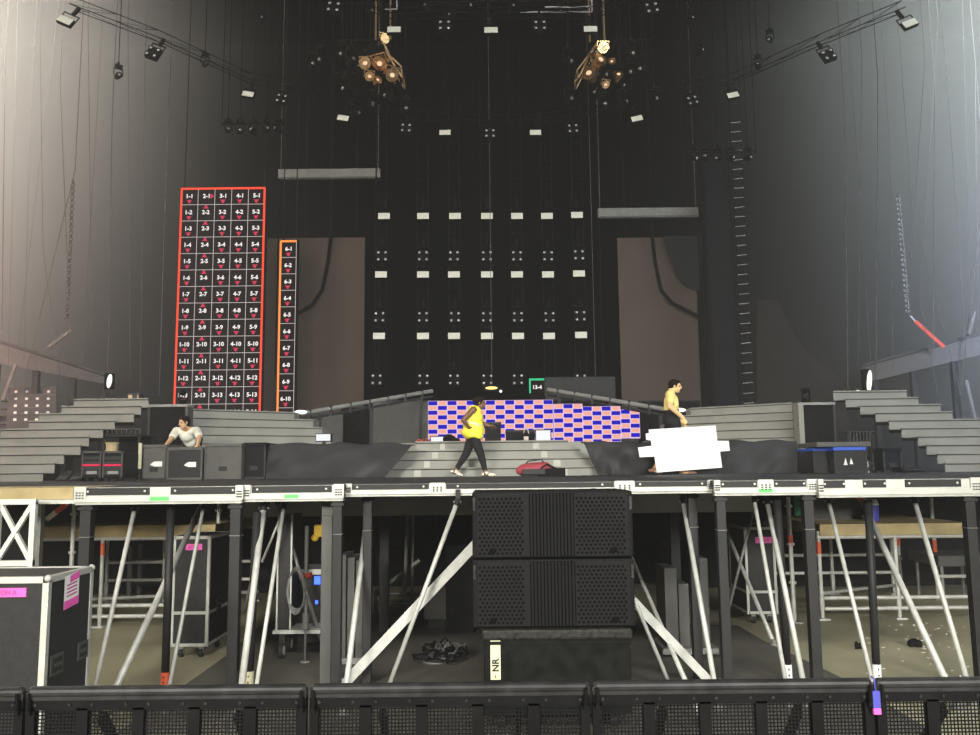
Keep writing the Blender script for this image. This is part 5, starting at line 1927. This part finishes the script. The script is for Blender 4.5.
# work lights at the tops of the outer stairs
def worklight(px, py0, py1, d, zf, label, w=.10):
    a, c = P(px, py0, d), P(px, py1, d)
    t = thing('work_light', label, 'work light', (a.x, d, zf))
    MB().tube((a.x, d, zf), (a.x, d, c.z), .02, n=8).build('stand', M['legdark'], t)
    MB().box(a.x - .2, a.x + .2, d - .1, d + .1, zf, zf + .03).build('base', M['legdark'], t)
    hs = MB().box(a.x - w * .9, a.x + w * .9, d, d + .12, c.z - .02, a.z + .02).build('housing', M['rig'], t, bevel=.01)
    b = MB().ell((a.x + w * .3, d - .01, (a.z + c.z) / 2), (w * .55, .03, (a.z - c.z) / 2), Matrix.Rotation(.12, 3, 'Y'), nu=12, nv=10)
    b.build('lit_tube', M['lampwhite'], hs, smooth=True)


worklight(108.5, 374, 388, 18.0, DZ + 1.7, 'bright upright work light at the top of left stairs')
worklight(867, 370, 393, 18.0, DZ + 1.7, 'bright upright work light at the top of right stairs')
q = P(135, 399, 17.9)
t = thing('lamp_box', 'small open box with a tan glow at left stairs top', 'lamp box', (q.x, 17.9, DZ + 1.7))
MB().box(q.x - .14, q.x + .14, 17.8, 18.0, DZ + 1.7, q.z + .12).build('housing', M['dark'], t, bevel=.01)
MB().box(q.x - .10, q.x - .02, 17.79, 17.8, q.z - .06, q.z + .08).box(q.x + .09, q.x + .11, 17.79, 17.8, q.z - .06, q.z + .08).build('lit_slot', emat('tan_glow', (1, .7, .4), .7), t)
q = P(858, 393, 18.0)
t = thing('lamp_box', 'small dim lamp left of the right upright work light', 'lamp box', (q.x, 18.1, DZ + 1.7))
MB().box(q.x - .07, q.x + .07, 18.0, 18.15, DZ + 1.7, q.z + .1).build('housing', M['dark'], t, bevel=.01)
MB().box(q.x - .03, q.x + .03, 17.99, 18.0, q.z - .08, q.z + .06).build('lit_slot', M['lampwhite'], t)

# arena seats beyond the left stairs
seat = thing('arena_seat', 'x', 'seat', (0, 0, 0))
MB().box(-.22, .22, -.2, .18, .40, .46).build('seat', M['seatgrey'], seat, bevel=.02)
bk_ = MB().box(-.22, .22, .16, .22, .42, .85).build('backrest', M['seatgrey'], seat, bevel=.02)
MB().box(-.06, .06, .0, .16, 0, .40).build('pedestal', M['dark'], seat)
MB().box(-.035, .035, .15, .16, .68, .74).build('number_plate', M['whitelabel'], bk_)
d0 = 20.2
fs_ = True
for r in range(5):
    for c in range(4):
        d = d0 + .8 * r
        px = 10 + 11 * c + 1.5 * (4 - r) * 0
        zz = P(px, 430 - 7.4 * r, d).z - .45
        lab = 'arena seat beyond left stairs, %s row from bottom, %s from left' % (ORD[r], ORD[c])
        loc = (X(px, d), d, zz)
        if fs_:
            fs_ = False
            o = seat; o.location = loc; o['label'] = lab; o['group'] = 'arena seats beyond the left stairs'
        else:
            dup(seat, loc, lab, 'arena seats beyond the left stairs')
b = MB()
for r in range(5):
    d = d0 + .8 * r
    zz = P(10, 430 - 7.4 * r, d).z - .45
    b.box(X(-40, d), X(52, d), d - .4, d + .45, 0, zz)
struct(b.build('trim_seat_terrace', M['dark']))


# ------------------------------------------------------------------ people
def remesh(mb, voxel, smooth=4):
    me = bpy.data.meshes.new('tmp')
    me.from_pydata(mb.v, [], mb.f)
    bm = bmesh.new()
    bm.from_mesh(me)
    bmesh.ops.recalc_face_normals(bm, faces=bm.faces)
    bm.to_mesh(me)
    bm.free()
    o = bpy.data.objects.new('tmp', me)
    COL.objects.link(o)
    r = o.modifiers.new('r', 'REMESH')
    r.mode = 'VOXEL'
    r.voxel_size = voxel
    s = o.modifiers.new('s', 'SMOOTH')
    s.iterations = smooth
    s.factor = .5
    dg = bpy.context.evaluated_depsgraph_get()
    ev = bpy.data.meshes.new_from_object(o.evaluated_get(dg))
    out = MB()
    out.v = [v.co.copy() for v in ev.vertices]
    out.f = [list(p.vertices) for p in ev.polygons]
    out.m = [0] * len(out.f)
    bpy.data.objects.remove(o)
    return out


def limb(b, pts, rs, n=14):
    for i in range(len(pts) - 1):
        b.cap(pts[i], pts[i + 1], rs[i], rs[i + 1], n)


def hand(b, wrist, d, nrm, s=1.0, curl=.5, side=1, k=1.0):
    """palm and five fingers; d direction of hand, nrm palm normal (towards what is held)"""
    d = Vector(d).normalized()
    nrm = Vector(nrm)
    nrm = (nrm - d * nrm.dot(d)).normalized()
    w = d.cross(nrm) * side
    W = Vector(wrist)
    pc = W + d * .05 * s
    R = Matrix((w, nrm, d)).transposed()
    b.ell(pc, (.042 * s, .017 * s, .056 * s), R, nu=12, nv=9)
    lens = (.070, .080, .074, .058)
    for i in range(4):
        base = W + d * (.088 - .004 * abs(i - 1.5)) * s + w * ((i - 1.5) * .0205 * s)
        L = lens[i] * s
        cu = curl * (1 + .12 * i)
        d1 = (d * math.cos(cu * .7) + nrm * math.sin(cu * .7) + w * (i - 1.5) * .06).normalized()
        d2 = (d * math.cos(cu * 1.9) + nrm * math.sin(cu * 1.9) + w * (i - 1.5) * .04).normalized()
        p1 = base + d1 * L * .52
        p2 = p1 + d2 * L * .48
        b.cap(base - d * .015 * s, p1, .0095 * s, .0088 * s, 8).cap(p1, p2, .0088 * s, .0072 * s, 8)
    tb = W + d * .028 * s - w * .034 * s
    t1 = tb + (d * .55 - w * .6 + nrm * .35).normalized() * .038 * s
    t2 = t1 + (d * .85 - w * .1 + nrm * .45).normalized() * .03 * s
    b.cap(tb + w * .012 * s, t1, .0125 * s, .0105 * s, 8).cap(t1, t2, .0105 * s, .0082 * s, 8)


def head_shape(b, c, fwd, up, h=.225):
    """skull, jaw, nose, ears. c centre of head"""
    f = Vector(fwd).normalized()
    u = Vector(up)
    u = (u - f * u.dot(f)).normalized()
    l = u.cross(f)
    R = Matrix((f, l, u)).transposed()
    k = h / .225
    C = Vector(c)
    b.ell(C + u * .025 * k - f * .008 * k, (.098 * k, .077 * k, .090 * k), R, nu=18, nv=12)
    b.ell(C - u * .045 * k + f * .026 * k, (.062 * k, .056 * k, .068 * k), R, nu=16, nv=10)
    b.ell(C - u * .088 * k + f * .060 * k, (.026 * k, .028 * k, .022 * k), R, nu=10, nv=8)
    b.cap(C + u * .012 * k + f * .088 * k, C - u * .022 * k + f * .108 * k, .011 * k, .016 * k, 8)
    b.ell(C + u * .024 * k + f * .078 * k, (.022 * k, .055 * k, .012 * k), R, nu=10, nv=6)
    b.ell(C - u * .052 * k + f * .086 * k, (.012 * k, .026 * k, .011 * k), R, nu=10, nv=6)
    for s in (-1, 1):
        b.ell(C - u * .002 * k + l * s * .078 * k - f * .006 * k, (.020 * k, .009 * k, .030 * k), R, nu=10, nv=8)
    return f, u, l, R, k, C


def face_parts(t, hd, skin=None, lip=True):
    f, u, l, R, k, C = hd
    for s in (-1, 1):
        e = MB().ell(C + u * .006 * k + f * .081 * k + l * s * .033 * k, (.010 * k, .014 * k, .008 * k), R, nu=10, nv=7)
        e.build('eye', M['eye'], t, smooth=True)
    MB().ell(C - u * .052 * k + f * .094 * k, (.007 * k, .024 * k, .006 * k), R, nu=10, nv=6).build('mouth', M['lip'], t, smooth=True)


def hair_parts(t, hd, bun=False, full=1.0):
    f, u, l, R, k, C = hd
    b = MB()
    b.ell(C + u * .040 * k - f * .022 * k, (.100 * k * full, .086 * k * full, .090 * k * full), R, nu=18, nv=12)
    b.ell(C - u * .01 * k - f * .055 * k, (.062 * k, .074 * k, .075 * k), R, nu=16, nv=10)
    b.ell(C + u * .085 * k + f * .035 * k, (.055 * k, .062 * k, .034 * k), R, nu=14, nv=8)
    for s in (-1, 1):
        b.ell(C + u * .02 * k + l * s * .068 * k + f * .012 * k, (.022 * k, .014 * k, .045 * k), R, nu=10, nv=8)
    if bun:
        b.ell(C + u * .06 * k - f * .10 * k, (.05 * k, .055 * k, .05 * k), R, nu=14, nv=9)
    remesh(b, .009, 3).build('hair', M['hair'], t, smooth=True)


def shoe(t, ankle, heel, toe, m, name='shoe'):
    h, o = Vector(heel), Vector(toe)
    b = MB()
    a = (o - h).normalized()
    for q, r, z in ((.0, .036, .02), (.3, .038, .018), (.6, .043, .012), (.85, .040, .008), (1.0, .03, .004)):
        b.ell(h.lerp(o, q) + V(0, 0, z), (r * 1.25, r, r * .85), nu=12, nv=8)
    b.cap(Vector(ankle) - V(0, 0, .01), h + a * .05 + V(0, 0, .03), .043, .042, 12)
    so = remesh(b, .009, 4).build(name, M[m], t, smooth=True)
    w_ = a.cross(V(0, 0, 1)).normalized() * .04
    MB().prism([h - a * .03 + w_, o + a * .02 + w_ * .7, o + a * .02 - w_ * .7, h - a * .03 - w_], (0, 0, -.018)).build('sole', M['slot'], so)


# ---- woman in the yellow vest, walking to the right
base = P(473, 481, 16.6)
WO = V(base.x, 15.2, DZ)
s_ = 15.2 / 16.6 * 1.0
WS = 1.63 / 1.63 * (15.2 / FPX * 81) / 1.63


def W(x, y, z):
    return WO + V(x, y, z) * WS


t = thing('person', 'woman in a yellow hi-vis vest and black leggings walking on stage', 'person', WO)
hips, chest, neckb, headc = W(.03, 0, .86), W(.05, 0, 1.16), W(.10, 0, 1.35), W(.19, 0, 1.47)
hipR, hipL = W(.04, -.09, .84), W(.04, .09, .84)
kneeB, ankB = W(-.10, .09, .46), W(-.305, .09, .145)
kneeF, ankF = W(.19, -.09, .455), W(.285, -.09, .10)
shR, shL = W(.045, -.19, 1.315), W(.09, .18, 1.315)
elR, wrR = W(-.145, -.27, 1.115), W(-.03, -.20, .965)
elL, wrL = W(.20, .24, 1.08), W(.37, .20, 1.02)
b = MB()
limb(b, [hips, chest, W(.075, 0, 1.29)], [.155, .15, .115], 18)
b.ell(W(-.0, 0, .86), (.14, .165, .12), nu=16, nv=10)
b.ell(W(.145, 0, 1.17), (.085, .15, .09), nu=16, nv=10)
limb(b, [shR, W(.07, 0, 1.335), shL], [.062, .075, .062])
limb(b, [neckb - V(.02, 0, .05), W(.16, 0, 1.42)], [.056, .050])
limb(b, [hipR, kneeF, ankF], [.100, .064, .042])
limb(b, [hipL, kneeB, ankB], [.100, .064, .042])
limb(b, [shR, elR, wrR], [.060, .045, .031])
limb(b, [shL, elL, wrL], [.060, .045, .031])
hand(b, wrR, W(.10, -.14, .93) - wrR, (0, 1, .1), .95, .8, 1)
hand(b, wrL, (1, -.05, -.1), (0, -.6, -.8), .95, .5, -1)
hd = head_shape(b, headc, (1, -.08, -.02), (-.08, 0, 1), .215)
# feet
limb(b, [ankF, W(.28, -.09, .05), W(.42, -.09, .03)], [.040, .042, .028])
limb(b, [ankB, W(-.34, .09, .10), W(-.22, .09, .035)], [.040, .040, .028])
remesh(b, .0085, 3).build('body', M['skindark'], t, smooth=True)
hair_parts(t, hd, True, 1.03)
face_parts(t, hd)
# leggings
b = MB()
limb(b, [hipR, kneeF, ankF.lerp(kneeF, .12)], [.108, .072, .047])
limb(b, [hipL, kneeB, ankB.lerp(kneeB, .12)], [.108, .072, .047])
b.ell(W(.0, 0, .85), (.145, .170, .11), nu=18, nv=12)
b.cap(hips, W(.035, 0, .93), .155, .145, 18)
remesh(b, .010, 3).build('leggings', M['legging'], t, smooth=True)
b = MB()
limb(b, [W(.025, 0, .92), chest, W(.07, 0, 1.285)], [.175, .175, .135], 20)
b.ell(W(.015, 0, .88), (.188, .215, .12), nu=18, nv=12)
b.ell(W(.05, 0, .84), (.188, .215, .11), nu=18, nv=12)
b.ell(W(.10, 0, .80), (.14, .19, .08), nu=18, nv=12)
b.ell(W(.145, 0, 1.17), (.10, .165, .105), nu=18, nv=12)
b.ell(W(.11, 0, .96), (.14, .175, .17), nu=18, nv=12)
limb(b, [W(.045, -.145, 1.325), W(.07, 0, 1.335), W(.085, .14, 1.325)], [.062, .08, .062])
vs = remesh(b, .011, 4)
vest_o = vs.build('hi_vis_vest', M['vest'], t, smooth=True)
bd = MB()
n = 28
vs_, fs_2 = [], []
for z in (1.035, 1.075):
    for k in range(n):
        a_ = 2 * PI * k / n
        vs_.append(W(.055 + .205 * math.cos(a_), .212 * math.sin(a_), z - .06 * math.cos(a_) + .0))
for k in range(n):
    fs_2.append((k, (k + 1) % n, n + (k + 1) % n, n + k))
bd.add(vs_, fs_2)
o = bd.build('reflective_band', M['vestband'], vest_o, smooth=True)
shoe(t, ankF, W(.25, -.09, .022), W(.455, -.09, .022), 'shoe')
shoe(t, ankB, W(-.375, .09, .085), W(-.205, .09, .022), 'shoe')

# ---- man carrying the white board
base = P(671, 479, 15.0)
WO = V(base.x, 15.0, DZ)
WS = (15.0 / FPX * 97.5) / 1.75
t = thing('person', 'man in a pale yellow shirt and black shorts carrying the white board', 'person', WO)
px2 = lambda x: (x - 671) / FPX * 15.0 / WS
hz = lambda y: (478.5 - y) / FPX * 15.0 / WS
hips, chest = W(.06, 0, .93), W(px2(674), 0, hz(405))
shR, shL = W(px2(671.5), -.19, hz(399.5)), W(px2(676), .20, hz(399))
elR, wrR = W(px2(669), -.30, hz(412)), W(px2(681.5), -.285, hz(423))
elL, wrL = W(.16, .25, 1.08), W(.24, -.02, .90)
headc = W(px2(678.5), 0, hz(390.5))
hipR, hipL = W(.07, -.09, .92), W(.05, .09, .92)
kneeF, ankF = W(.15, -.08, .50), W(px2(684) - .01, -.09, .10)
kneeB, ankB = W(-.03, .09, .48), W(px2(657), .09, .13)
neck = W(px2(674), 0, hz(396))
b = MB()
limb(b, [hips, W(.05, 0, 1.15), chest], [.125, .125, .12], 18)
b.ell(W(.09, 0, 1.25), (.09, .15, .11), nu=14, nv=9)
limb(b, [shR, W(px2(673), 0, hz(399)), shL], [.068, .08, .068])
limb(b, [neck - V(.02, 0, .03), W(px2(676.5), 0, hz(392))], [.060, .055])
limb(b, [hipR, kneeF, ankF], [.100, .062, .042])
limb(b, [hipL, kneeB, ankB], [.100, .062, .042])
limb(b, [shR, elR, wrR], [.062, .047, .033])
limb(b, [shL, elL, wrL], [.062, .047, .033])
hand(b, wrR, (.35, -.12, -.9), (0, -1, 0), 1.0, .75, -1)
hand(b, wrL, (.3, -.8, -.3), (0, -.2, -1), 1.0, .6, 1)
limb(b, [ankF, ankF + V(-.01, 0, -.06), W(px2(684) + .13, -.09, .03)], [.040, .043, .028])
limb(b, [ankB, ankB + V(-.03, 0, -.05), W(px2(657) + .11, .09, .03)], [.040, .042, .028])
hd = head_shape(b, headc, (1, -.25, -.08), (.04, 0, 1), .225)
remesh(b, .0085, 3).build('body', M['skinpale'], t, smooth=True)
hair_parts(t, hd, False, 1.02)
face_parts(t, hd)
b = MB()
limb(b, [W(.055, 0, 1.06), W(.05, 0, 1.15), chest], [.132, .135, .13], 18)
b.ell(W(.085, 0, 1.25), (.10, .16, .13), nu=16, nv=10)
limb(b, [shR, W(px2(673), 0, hz(399)), shL], [.080, .088, .080])
limb(b, [shR, shR.lerp(elR, .55)], [.078, .068])
limb(b, [shL, shL.lerp(elL, .55)], [.078, .068])
remesh(b, .011, 4).build('shirt', M['yellowtee'], t, smooth=True)
b = MB()
limb(b, [hipR, hipR.lerp(kneeF, .85)], [.115, .088])
limb(b, [hipL, hipL.lerp(kneeB, .85)], [.115, .088])
b.cap(hips, W(.052, 0, 1.12), .145, .142, 18)
remesh(b, .011, 4).build('shorts', M['legging'], t, smooth=True)
shoe(t, ankF, W(px2(684) - .06, -.09, .022), W(px2(684) + .17, -.09, .022), 'shoetan')
shoe(t, ankB, W(px2(657) - .09, .09, .06), W(px2(657) + .12, .09, .022), 'shoetan')
# the board, held in front of him by its top edge
d = 14.62
zoomp = [(115, 365), (525, 340), (535, 435), (605, 435), (612, 495), (552, 500), (565, 598), (165, 628), (150, 530), (60, 535), (50, 475), (134, 464), (128, 430), (100, 428), (98, 390), (118, 385)]
poly = [P(630 + x / 6.127, 370 + y / 6.127, d) for x, y in zoomp]
b = MB().prism(poly, (0, .03, 0))
tag(b.build('white_board', M['board']), 'large white notched board carried across the stage by the man', 'board')

# ---- man in white leaning on the cases
WO = V(P(187, 440, 16.0).x, 16.0, DZ)
WS = 1.0
d = 16.0
k_ = d / FPX


def W3(px, py, y):
    """pixel position of a joint at depth offset y"""
    p = P(px, py, d + y)
    return p


t = thing('person', 'man in a white T-shirt leaning with both hands on the cases', 'person', WO)
headc = W3(184.2, 422.5, -.22)
shR, shL = W3(176.5, 431.0, -.05), W3(196.5, 430.5, -.05)
elR, wrR = W3(171.5, 438.5, -.30), W3(167.8, 443.3, -.62)
elL, wrL = W3(199.5, 437.5, -.30), W3(199.2, 444.0, -.62)
zt = P(185, 447, 14.7).z
wrR.z = wrL.z = zt + .055
wrR.y = wrL.y = 15.30
chest = W3(187, 434.5, .02)
hips = V(WO.x + .02, 16.22, DZ + .80)
neck = W3(186.5, 429, -.09)
b = MB()
limb(b, [hips, hips.lerp(chest, .5), chest], [.135, .13, .14], 18)
limb(b, [shR, neck - V(0, -.03, .03), shL], [.066, .075, .066])
limb(b, [neck, headc - V(0, -.05, .07)], [.060, .056])
hipR, hipL = hips + V(-.09, 0, -.03), hips + V(.09, 0, -.03)
for h_, sx in ((hipR, -1), (hipL, 1)):
    kn = V(h_.x + sx * .03, 16.12, DZ + .45)
    an = V(h_.x + sx * .04, 16.28, DZ + .09)
    limb(b, [h_, kn, an], [.10, .062, .042])
    limb(b, [an, an + V(0, -.2, -.06)], [.042, .03])
limb(b, [shR, elR, wrR], [.060, .046, .032])
limb(b, [shL, elL, wrL], [.060, .046, .032])
hand(b, wrR, (-.2, -1, -.22), (0, -.1, -1), .95, .25, 1)
hand(b, wrL, (.1, -1, -.22), (0, -.1, -1), .95, .25, -1)
hd = head_shape(b, headc, (-.62, -.75, -.18), (-.05, -.12, 1), .225)
remesh(b, .0085, 3).build('body', M['skinwarm'], t, smooth=True)
hair_parts(t, hd, False, 1.02)
face_parts(t, hd)
b = MB()
limb(b, [hips + V(0, -.06, -.06), hips.lerp(chest, .5), chest], [.15, .145, .15], 18)
limb(b, [shR, neck - V(0, -.04, .05), shL], [.078, .082, .078])
limb(b, [shR, shR.lerp(elR, .75)], [.078, .072])
limb(b, [shL, shL.lerp(elL, .75)], [.078, .072])
remesh(b, .011, 4).build('t_shirt', M['tee'], t, smooth=True)
b = MB()
for h_, sx in ((hipR, -1), (hipL, 1)):
    kn = V(h_.x + sx * .03, 16.12, DZ + .45)
    an = V(h_.x + sx * .04, 16.28, DZ + .09)
    limb(b, [h_, kn, an], [.112, .074, .058])
b.cap(hips, hips + V(0, 0, .06), .15, .148, 18)
remesh(b, .011, 4).build('trousers', M['legging'], t, smooth=True)
for h_, sx in ((hipR, -1), (hipL, 1)):
    an = V(h_.x + sx * .04, 16.28, DZ + .09)
    shoe(t, an, an + V(0, .04, -.068), an + V(0, -.2, -.068), 'slot')

# ------------------------------------------------------------------ lights
def area(loc, target, size, energy, col, name='house_light', sy=None, spread=180):
    l = bpy.data.lights.new(name, 'AREA')
    l.shape = 'RECTANGLE'
    l.size = size
    l.size_y = sy or size
    l.energy = energy
    l.color = col
    o = bpy.data.objects.new(name, l)
    COL.objects.link(o)
    l.spread = math.radians(spread)
    o.location = loc
    o.rotation_euler = (Vector(target) - Vector(loc)).to_track_quat('-Z', 'Y').to_euler()
    return o


def spot(loc, target, energy, col, ang=80, blend=1.0, rad=.5, name='side_light'):
    l = bpy.data.lights.new(name, 'SPOT')
    l.energy = energy
    l.color = col
    l.spot_size = math.radians(ang)
    l.spot_blend = blend
    l.shadow_soft_size = rad
    o = bpy.data.objects.new(name, l)
    COL.objects.link(o)
    o.location = loc
    o.rotation_euler = (Vector(target) - Vector(loc)).to_track_quat('-Z', 'Y').to_euler()
    return o


area((-7, -13, 6.2), (-3, 10, 0), 4, LIGHT['house'], (1.0, .97, .86), sy=2, spread=75)
area((7, -13, 6.2), (3, 10, 0), 4, LIGHT['house'], (1.0, .99, .92), sy=2, spread=75)
area((0, -8, 13), (0, 16, 1), 5, LIGHT['high'], (1.0, .98, .9), sy=2, spread=70)
spot((-11.5, 8.5, 13.5), (-23, 16, 17), LIGHT['left'] * 2.1, (1.0, .92, .80), 130)
spot((-9.5, 10, 5.5), (-22, 17, 7.5), LIGHT['left'] * .22, (1.0, .62, .52), 120)
spot((11.5, 8.5, 13.5), (23, 16, 17), LIGHT['right'] * 1.9, (.90, 1.0, .94), 130)
spot((9.5, 10, 5.5), (22, 17, 7.5), LIGHT['right'] * .42, (.55, .68, 1.0), 120)
for x in (380, 598):
    q = P(x, 58, 21.0)
    l = bpy.data.lights.new('cluster_fill', 'POINT')  # unseen point lamp added to warm the cluster metal
    l.energy = 35
    l.color = (1, .7, .42)
    l.shadow_soft_size = .15
    o = bpy.data.objects.new('cluster_fill', l)
    COL.objects.link(o)
    o.location = q + V(0, -1.6, -.8)

# ------------------------------------------------------------------ world: black, with drifting haze that is denser towards the sides
w = bpy.data.worlds.new('hall_haze')
SC.world = w
w.use_nodes = True
nt = w.node_tree
nt.nodes.clear()
out = nt.nodes.new('ShaderNodeOutputWorld')
bg = nt.nodes.new('ShaderNodeBackground')
bg.inputs['Color'].default_value = (0.5, 0.5, 0.52, 1)
bg.inputs['Strength'].default_value = 0.0
nt.links.new(bg.outputs[0], out.inputs['Surface'])
vs_ = nt.nodes.new('ShaderNodeVolumeScatter')
vs_.inputs['Color'].default_value = (.95, .95, .95, 1)
vs_.inputs['Anisotropy'].default_value = 0.0
geo = nt.nodes.new('ShaderNodeNewGeometry')
sep = nt.nodes.new('ShaderNodeSeparateXYZ')
nt.links.new(geo.outputs['Position'], sep.inputs[0])
ab = nt.nodes.new('ShaderNodeMath'); ab.operation = 'ABSOLUTE'
nt.links.new(sep.outputs['X'], ab.inputs[0])
mr = nt.nodes.new('ShaderNodeMapRange'); mr.interpolation_type = 'SMOOTHSTEP'
mr.inputs['From Min'].default_value = 2.5
mr.inputs['From Max'].default_value = 14.0
mr.inputs['To Min'].default_value = LIGHT['fog0']
mr.inputs['To Max'].default_value = LIGHT['fog1']
nt.links.new(ab.outputs[0], mr.inputs['Value'])
nt.links.new(mr.outputs[0], vs_.inputs['Density'])
nt.links.new(vs_.outputs[0], out.inputs['Volume'])
SC.cycles.volume_bounces = 0
SC.cycles.max_bounces = 6
SC.cycles.volume_step_rate = 4
SC.cycles.use_denoising = True
SC.cycles.sample_clamp_indirect = 4
SC.view_settings.view_transform = 'Standard'
SC.view_settings.look = 'None'
SC.view_settings.exposure = LIGHT['exp']
